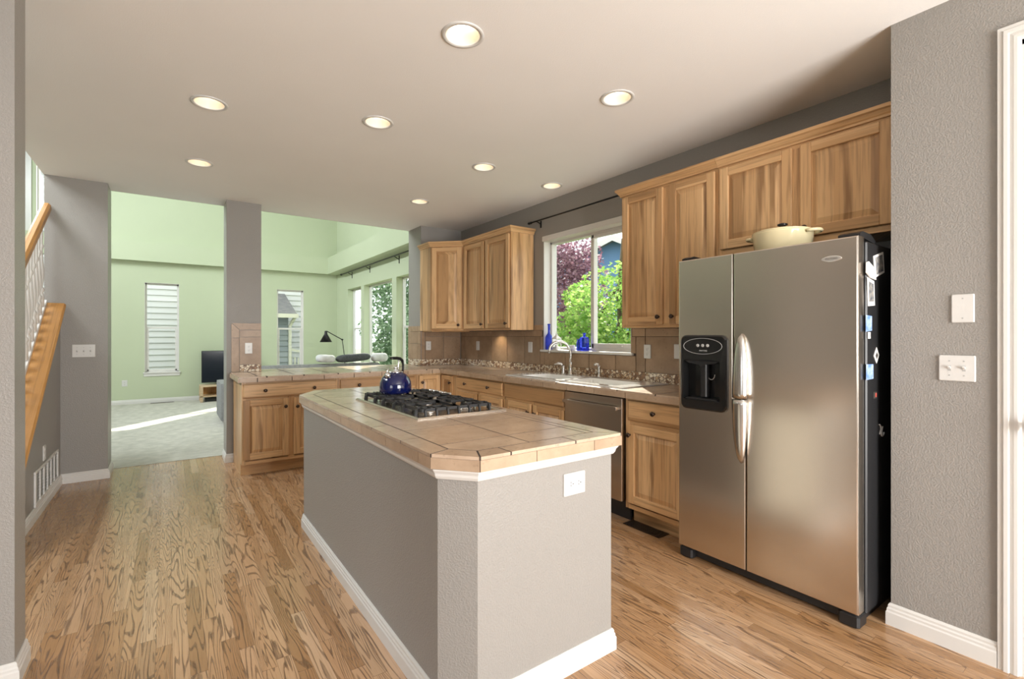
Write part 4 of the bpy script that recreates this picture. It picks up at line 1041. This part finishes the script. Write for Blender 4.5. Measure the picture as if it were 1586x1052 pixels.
# ------------------------------------------------------------------ plates on the walls
def plate(name, label, cat, loc, rz, wd, ht, kinds, group=None):
    """cover plate in the local x-z plane looking to -y; kinds: 'o' duplex outlet, 't' toggle, 'r' rocker, 'b' blank, 'd' dimmer hole"""
    r = thing(name, label, cat, loc, rz, group); q = LM(r)
    q.loops([[(x, 0, z) for x, z in rrect(-wd/2, wd/2, -ht/2, ht/2, .004, 2)], [(x, -.004, z) for x, z in rrect(-wd/2, wd/2, -ht/2, ht/2, .004, 2)], [(x, -.007, z) for x, z in rrect(-wd/2+.003, wd/2-.003, -ht/2+.003, ht/2-.003, .003, 2)]])
    q.build('cover_plate', M['plate'], r)
    n = len(kinds)
    for i, k in enumerate(kinds):
        x = (i-(n-1)/2)*.046 if ht >= wd or n > 1 else 0
        if k == 'o':
            for s in (1, -1):
                c = (x, s*.020) if ht > wd or n > 1 else (s*.020, 0)
                q = LM(r); q.lathe([(.0165, -.0068), (.0165, -.0085), (.0155, -.009)], (c[0], 0, c[1]), 18, 'y'); so = q.build('socket', M['plate'], r)
                q = LM(r)
                for dx in (-.006, .006): q.box(c[0]+(dx if ht > wd else -.004), c[0]+(dx if ht > wd else -.004)+.0022, -.0096, -.0088, c[1]+(0 if ht > wd else dx)-.001, c[1]+(0 if ht > wd else dx)+.006)
                q.lathe([(.0028, -.0088), (.0028, -.0096)], (c[0]+(0 if ht > wd else .008), 0, c[1]-(.008 if ht > wd else -.002)), 8, 'y'); q.build('slots', M['slot'], so)
        elif k == 't':
            q = LM(r); q.box(x-.005, x+.005, -.0075, -.0068, -.012, .012); q.build('toggle_slot', M['graybutton'], r)
            q = LM(r); q.loops([[(x-.004, -.007, -.005), (x+.004, -.007, -.005), (x+.004, -.007, .006), (x-.004, -.007, .006)], [(x-.0035, -.019, .004), (x+.0035, -.019, .004), (x+.0035, -.018, .011), (x-.0035, -.018, .011)]]); q.build('toggle', M['plate'], r)
        elif k == 'r':
            q = LM(r); q.box(x-.016, x+.016, -.0095, -.0068, -.033, .033, .002); q.build('rocker', M['plate'], r)
        if k in 'tb':
            q = LM(r)
            for s in (1, -1): q.lathe([(.003, -.0066), (.003, -.0078), (.001, -.008)], (x, 0, s*(.030 if k == 't' else .041)), 8, 'y')
            q.build('screws', M['graybutton'], r)
    return r
XM = -PI/2
plate('switch_plate', 'three-gang white switch plate on the gray pillar by the stairs', 'light switch', (-.623, 5.8195, 1.185), 0, .160, .115, 'ttt')
plate('outlet', 'white outlet on the column tile panel', 'outlet', (.698, 5.788, 1.190), 0, .070, .115, 'o')
plate('outlet', 'white outlet on the short corner wall under the diagonal cabinet', 'outlet', (2.748, 5.698, 1.195), 0, .070, .115, 'o')
plate('switch_plate', 'white rocker switch on the backsplash under the two-door cabinet', 'light switch', (3.228, 5.253, 1.196), XM, .070, .115, 'r')
plate('switch_plate', 'white rocker switch beside the kitchen window', 'light switch', (3.228, 4.156, 1.198), XM, .070, .115, 'r')
plate('outlet', 'white outlet on the backsplash between window and refrigerator', 'outlet', (3.228, 2.576, 1.192), XM, .070, .115, 'o')
plate('switch_plate', 'white rocker switch close to the refrigerator edge', 'light switch', (3.228, 2.283, 1.20), XM, .070, .115, 'r')
plate('outlet', 'large white outlet on the near end of the gray island', 'outlet', (1.307, 1.4025, .737), 0, .114, .088, 'o')
plate('blank_plate', 'blank white wall plate above the two switches', 'wall plate', (2.6895, .530, 1.435), XM, .072, .118, 'b')
plate('switch_plate', 'two-gang white switch plate on the wall beside the refrigerator', 'light switch', (2.6895, .5485, 1.185), XM, .116, .108, 'tt')
plate('outlet', 'white outlet low on the far green wall', 'outlet', (-.678, 11.8295, .41), 0, .085, .120, 'o')
plate('outlet', 'white outlet above the return grille on the stair wall', 'outlet', (-.7795, 5.12, .418), PI/2, .075, .115, 'o')
def grille():
    r = thing('return_grille', 'white return air grille low on the stair wall', 'vent', (-.78, 5.21, .09)); x = -.78
    q = MB(); y0, y1, z0, z1 = 4.775, 5.655, .090, .345
    q.box(x, x+.012, y0, y1, z0, z0+.022, .002).box(x, x+.012, y0, y1, z1-.022, z1, .002).box(x, x+.012, y0, y0+.03, z0+.022, z1-.022, .002).box(x, x+.012, y1-.03, y1, z0+.022, z1-.022, .002)
    q.build('frame', M['white'], r)
    q = MB()
    for k in range(9):
        z = z0+.030+k*.0225
        q.loops([[(x+.001, y, z), (x+.009, y, z+.012), (x+.010, y, z+.012), (x+.002, y, z)] for y in (y0+.03, y1-.03)])
    for k in range(1, 6): q.box(x+.002, x+.011, y0+.03+k*.137-.006, y0+.03+k*.137+.006, z0+.022, z1-.022)
    q.build('louvres', M['white'], r)
    MB().box(x, x+.001, y0+.03, y1-.03, z0+.022, z1-.022).build('backing', M['graybutton'], r)
grille()
def floor_vent(name, label, x0, x1, y0, y1, z, m1):
    r = thing(name, label, 'vent', ((x0+x1)/2, (y0+y1)/2, z))
    q = MB().box(x0, x1, y0, y0+.014, z, z+.004, .001).box(x0, x1, y1-.014, y1, z, z+.004, .001).box(x0, x0+.014, y0+.014, y1-.014, z, z+.004, .001).box(x1-.014, x1, y0+.014, y1-.014, z, z+.004, .001)
    q.build('frame', m1, r)
    q = MB(); along_y = (y1-y0) > (x1-x0); n = 18; L = (y1-y0-.028) if along_y else (x1-x0-.028)
    for k in range(n):
        p = .014+L*(k+.25)/n; d = L*.42/n
        if along_y: q.box(x0+.014, x1-.014, y0+p, y0+p+d, z+.0005, z+.003)
        else: q.box(x0+p, x0+p+d, y0+.014, y1-.014, z+.0005, z+.003)
    q.build('louvres', m1, r)
    MB().box(x0+.014, x1-.014, y0+.014, y1-.014, z, z+.0005).build('backing', M['slot'], r)
floor_vent('floor_vent', 'dark floor register in the oak floor by the refrigerator', 2.598, 2.712, 1.985, 2.29, .0005, M['bronze'])
floor_vent('floor_vent', 'dark floor register in the carpet below the far window', -.28, .10, 11.68, 11.77, .0045, M['bronze'])

# ------------------------------------------------------------------ ceiling lights
def cans():
    r0 = None
    names = ['recessed ceiling light closest to the camera over the island front', 'recessed ceiling light over the walkway nearest to the camera', 'recessed ceiling light over the walkway beyond, near the column',
             'recessed ceiling light above the middle of the island', 'recessed ceiling light in front of the refrigerator cabinets', 'recessed ceiling light between island and sink',
             'bright recessed ceiling light directly over the sink', 'recessed ceiling light over the inside corner of the worktop', 'recessed ceiling light behind the camera']
    for i, (x, y) in enumerate(LIGHTS):
        lab = names[min(i, 8)]
        if r0 is None:
            r0 = thing('ceiling_light', lab, 'ceiling light', (x, y, CZ), 0, 'recessed ceiling lights')
            q = LM(r0); q.smooth = True
            q.lathe([(.100, -.0005), (.099, -.005), (.092, -.007), (.080, -.005), (.0795, .0), (.0795, .004)], n=40, cap0=False, cap1=False); q.build('trim_ring', M['plate'], r0)
            q = LM(r0); q.smooth = True
            q.lathe([(.0798, .0), (.074, .02), (.064, .045), (.058, .060), (.058, .13)], n=40, cap0=False, cap1=False); q.build('baffle', M['baffle'], r0)
            q = LM(r0); q.smooth = True; q.lathe([(.050, .128), (.053, .080), (.050, .066), (.040, .056), (.022, .050), (.004, .048)], n=32); q.build('bulb', M['bulb'], r0)
        else: dup(r0, (x, y, CZ), None, lab)
cans()

# ------------------------------------------------------------------ living room furniture
def tv():
    r = thing('tv_stand', 'pale wooden tv stand against the far green wall', 'tv stand', (1.05, 11.5, .004)); x0, x1, y0, y1 = .515, 1.62, 11.28, 11.68; z = .004
    MB().box(x0, x1, y0, y1, .305, .335, .003).build('top', M['palewood'], r)
    MB().box(x0, x1, y0, y1, .105, .130, .003).build('shelf', M['palewood'], r)
    for a in (x0, x1-.05):
        for b in (y0, y1-.05): MB().box(a, a+.05, b, b+.05, z, .305, .003).build('leg', M['palewood'], r)
    MB().box(x0+.05, x1-.05, y1-.02, y1, .13, .305).build('back_panel', M['rail'], r)
    t = thing('television', 'black flat television on the pale stand', 'television', (1.0, 11.5, .335))
    MB().box(.548, 1.50, 11.50, 11.535, .375, 1.02, .004).build('casing', M['black'], t)
    MB().box(.560, 1.488, 11.496, 11.50, .392, 1.008).build('screen', M['screen'], t)
    MB().box(.80, 1.24, 11.42, 11.60, .3355, .347, .003).box(.99, 1.05, 11.505, 11.53, .347, .40).build('foot', M['black'], t)
    tag(MB().box(.60, .95, 11.36, 11.58, .0045, .07, .004).build('media_player', M['brownbox']), 'black box under the tv stand', 'media player')
tv()
def cushion(w_, d_, h_, n=10):
    """puffy cushion rings for a lathe-like box"""
    out = []
    for i in range(n+1):
        a = -PI/2+PI*i/n; z = math.sin(a); k = max(.02, abs(math.cos(a))**.5); ring = []
        for j in range(24):
            b = 2*PI*j/24; c, s = math.cos(b), math.sin(b); p = 2.0/3.6
            ring.append((w_/2*k**.7*math.copysign(abs(c)**p, c), d_/2*k**.7*math.copysign(abs(s)**p, s), h_/2*z))
        out.append(ring)
    return out
def sofa():
    r = thing('sofa', 'gray sofa in the living room with its back to the kitchen', 'sofa', (1.8, 8.55, .004)); z = .004; x0, x1 = .63, 3.22
    MB().box(x0+.05, x1-.05, 8.15, 9.02, .08, .40, .03).build('base', M['sofa'], r)
    MB().box(x0+.18, x1-.18, 8.10, 8.34, .10, .86, .05).build('back', M['sofa'], r)
    for a in (x0, x1-.2): MB().box(a, a+.2, 8.10, 9.02, .08, .62, .05).build('arm', M['sofa'], r)
    for k in range(2):
        a = x0+.21+k*1.09; MB().box(a, a+1.07, 8.34, 9.04, .40, .54, .04).build('seat_cushion', M['sofa'], r)
    for a in (x0+.06, x1-.12):
        for b in (8.16, 8.94): MB().box(a, a+.06, b, b+.06, z, .09).build('foot', M['blackmetal'], r)
    def pil(name, label, loc, rot, s, m, cat='pillow'):
        q = MB(Matrix.Translation(loc) @ Matrix.Rotation(rot[1], 4, 'Y') @ Matrix.Rotation(rot[0], 4, 'X')); q.smooth = True; q.loops(cushion(*s)); tag(q.build(name, m), label, cat)
    pil('pillow', 'pale patterned pillow on the sofa back under the lamp', (2.11, 8.22, .948), (.0, .06), (.29, .26, .13), M['pillow'])
    pil('bolster', 'dark charcoal bolster lying along the sofa back', (2.56, 8.20, .952), (0, -.07), (.58, .20, .13), M['throw'], 'bolster')
    pil('pillow', 'white pillow on the sofa back close to the kitchen corner', (3.02, 8.22, .945), (0, 0), (.28, .22, .15), M['pillow'])
sofa()
def lamp():
    X = 2.80; Y = 9.5
    r = thing('floor_lamp', 'dark reading lamp with a cone shade behind the sofa', 'lamp', (X, Y, .004))
    q = MB(); q.smooth = True; q.lathe([(.13, .004), (.13, .018), (.02, .028)], (X, Y, 0), 24); q.build('base', M['blackmetal'], r)
    q = MB(); q.tube([(X, Y, .02), (X, Y, .90)], .010, 10); q.build('pole', M['blackmetal'], r)
    q = MB(); q.tube([(X, Y, .88), (X-.05, Y, 1.25)], .007, 8); a = q.build('lower_arm', M['blackmetal'], r)
    q = MB(); q.tube([(X-.05, Y-.012, 1.25), (X-.34, Y-.012, 1.415)], .007, 8).tube([(X-.05, Y+.012, 1.25), (X-.34, Y+.012, 1.415)], .007, 8); q.lathe([(.016, -.02), (.016, .02)], (X-.05, Y, 1.25), 10, 'y'); q.build('upper_arm', M['blackmetal'], r)
    q = MB(); q.smooth = True; q.lathe([(.018, 1.42), (.024, 1.405), (.028, 1.36), (.112, 1.205), (.108, 1.205), (.024, 1.352)], (X-.355, Y, 0), 28, cap1=False); s = q.build('lamp_shade', M['blackmetal'], r)
    q = MB(); q.smooth = True; q.lathe([(.014, 1.35), (.03, 1.29), (.032, 1.26), (.02, 1.235), (.003, 1.228)], (X-.355, Y, 0), 16); q.build('bulb', M['bulb'], s)
lamp()

# ------------------------------------------------------------------ outdoors
struct('ground', MB().box(-30, 45, -12, 60, -.45, -.30), M['grass'], 'lawn outside the windows', 'ground')
def lap_wall(mb, x0, x1, y, z0, z1, step=.145, face=-1):
    z = z0
    while z < z1-.01:
        zt = min(z+step, z1); mb.tint = random.random()
        mb.loops([[(x0, y, z), (x1, y, z), (x1, y+face*.034, z), (x0, y+face*.034, z)], [(x0, y, zt), (x1, y, zt), (x1, y+face*.003, zt), (x0, y+face*.003, zt)]]); z += step
def house_pale():
    r = thing('neighbor_house', 'pale lap-sided house outside the far living room windows', 'house', (0, 16.4, -.3))
    mb = MB(); lap_wall(mb, -7, 4.9, 16.0, -.3, 5.6, .16); mb.box(-7, 4.9, 16.0, 22, -.3, 5.6); mb.build('siding', M['siding_w'], r)
    MB().prism([(15.5, 5.6), (22.5, 5.6), (19, 8.2)], -7.4, 5.3, 'x').build('roof', M['shingle'], r)
    MB().box(4.80, 4.96, 15.93, 16.06, -.3, 5.6).build('corner_board', M['white'], r)
    q = MB(); lap_wall(q, 1.5, 2.72, 14.5, -.3, 1.9, .15); q.box(1.5, 2.72, 14.5, 16.0, -.3, 1.9); w_ = q.build('porch_wall', M['siding_g'], r)
    q = MB(); q.prism([(14.25, 1.85), (16.0, 2.55), (16.0, 2.62), (14.25, 1.93)], 1.2, 2.9, 'x'); q.build('porch_roof', M['shingle'], r)
    q = MB(); q.tube([(2.86, 14.25, 1.86), (2.80, 14.42, 1.70), (2.76, 14.45, 1.6), (2.76, 14.45, -.3)], .045, 8).box(1.2, 2.92, 14.15, 14.25, 1.82, 1.93); q.build('downspout', M['white'], r)
    q = MB(); q.box(3.35, 3.47, 14.4, 14.52, -.3, 1.15)
    for k in range(7): q.box(2.78+k*.09, 2.81+k*.09, 14.44, 14.47, -.3, .75-.02*k)
    q.bar((2.76, 14.46, .95), (3.40, 14.46, .78), .06, .06); q.build('porch_railing', M['white'], r)
house_pale()
def house_blue():
    r = thing('neighbor_house', 'blue two-storey house behind the trees outside the kitchen window', 'house', (15.6, 14.2, -.3))
    mb = MB(Matrix.Translation((15.6, 14.2, 0)) @ Matrix.Rotation(-1.02, 4, 'Z'))
    lap_wall(mb, -4.6, 4.6, 0, -.3, 3.3, .18); mb.box(-4.6, 4.6, 0, 7, -.3, 3.3)
    mb.prism([(-4.6, 3.3), (4.6, 3.3), (0, 5.4)], 0, 7, 'y'); mb.build('siding', M['siding_b'], r)
    q = MB(mb.M)
    for s in (-1, 1): q.loops([[(s*5.1, y, 3.08), (s*5.1, y, 3.25), (0, y, 5.58), (0, y, 5.40)] for y in (-.5, 7.2)])
    q.build('roof', M['shingle'], r)
    q = MB(mb.M)
    for s in (-1, 1): q.loops([[(s*5.1, y, 3.00), (s*5.1, y, 3.24), (0, y, 5.57), (0, y, 5.33)] for y in (-.55, -.5)])
    q.box(-3.0, -2.8, -.03, .0, 1.8, 3.4); q.box(-1.6, -1.4, -.03, 0, 1.8, 3.4).box(-3.0, -1.4, -.03, 0, 3.3, 3.45).box(-3.0, -1.4, -.03, 0, 1.7, 1.85); q.build('white_trim', M['white'], r)
    q = MB(mb.M); q.box(-2.8, -1.6, -.02, 0, 1.85, 3.3); q.build('window', M['screen'], r)
house_blue()
def tree(name, label, base, hgt, blobs, n, size, m, trunk=.07, group=None):
    r = thing(name, label, 'tree', base, 0, group); rnd = random.Random(hash(label) % 1000 if False else len(label)*7+n)
    q = LM(r); q.smooth = True; q.tube([(0, 0, 0), (.05, .02, hgt*.3), (-.03, .03, hgt*.6), (.02, 0, hgt*.85)], [trunk, trunk*.8, trunk*.55, trunk*.2], 8)
    for k in range(7):
        b = blobs[k % len(blobs)]; q.tube([(0, 0, hgt*(.25+.07*k)), (b[0]*.5, b[1]*.5, (hgt*.3+b[2])*.5+.2), (b[0], b[1], b[2])], [trunk*.4, trunk*.28, trunk*.1], 6)
    q.build('trunk', M['bark'], r)
    q = LM(r); V = q.bm
    tot = sum(b[3]**2 for b in blobs)
    for b in blobs:
        for i in range(int(n*b[3]**2/tot)):
            while True:
                p = Vector((rnd.uniform(-1, 1), rnd.uniform(-1, 1), rnd.uniform(-1, 1)))
                if .25 < p.length < 1: break
            p = Vector((b[0], b[1], b[2]))+Vector((p.x*b[3], p.y*b[3], p.z*b[3]*b[4]))
            if p.z < .1: continue
            d = Vector((rnd.gauss(0, 1), rnd.gauss(0, 1), rnd.gauss(-.2, .7))).normalized(); e = d.orthogonal().normalized(); e.rotate(Matrix.Rotation(rnd.uniform(0, 6.3), 3, d)); s = size*rnd.uniform(.6, 1.3)
            q.tint = rnd.random(); q.face([tuple(p-d*s), tuple(p+e*s*.5), tuple(p+d*s), tuple(p-e*s*.5)])
    q.build('foliage', m, r)
tree('purple_leaf_tree', 'purple-leaved tree outside the kitchen window', (8.3, 9.0, -.3), 4.4, [(0, 0, 2.6, 1.1, 1.1), (.1, .5, 3.3, .8, 1), (-.2, -.5, 2.0, .8, 1), (.2, .2, 1.4, .8, 1), (.0, -.15, 3.5, .7, 1)], 9000, .055, M['leaf_p'])
tree('green_tree', 'bright green leafy tree outside the kitchen window', (6.1, 5.4, -.3), 3.8, [(0, 0, 1.9, .95, 1.0), (-.2, .75, 1.55, .7, .8), (.1, -.7, 2.4, .6, 1.1), (.1, -.7, 3.5, .55, 1.1), (-.3, .2, 1.0, .8, .8), (0, -.7, 1.2, .8, 1), (.1, 1.1, 2.35, .33, .8)], 15000, .045, M['leaf_g'])
tree('shade_tree', 'dense dark green tree outside the wide living room window', (5.5, 13.2, -.3), 5, [(0, 0, 2.0, 1.2, 1.2), (.2, .3, 3.5, 1.1, 1), (.1, -.4, 1.2, 1.0, 1), (.3, 0, 4.4, .9, 1)], 9000, .075, M['leaf_d'])
tree('garden_shrub', 'gray-green shrub outside the living room side windows', (7.4, 16.9, -.3), 3.2, [(0, 0, 1.5, 1.0, 1.2), (.2, .6, 2.3, .9, 1), (0, -.8, 1.1, .8, 1)], 6000, .06, M['leaf_d'])
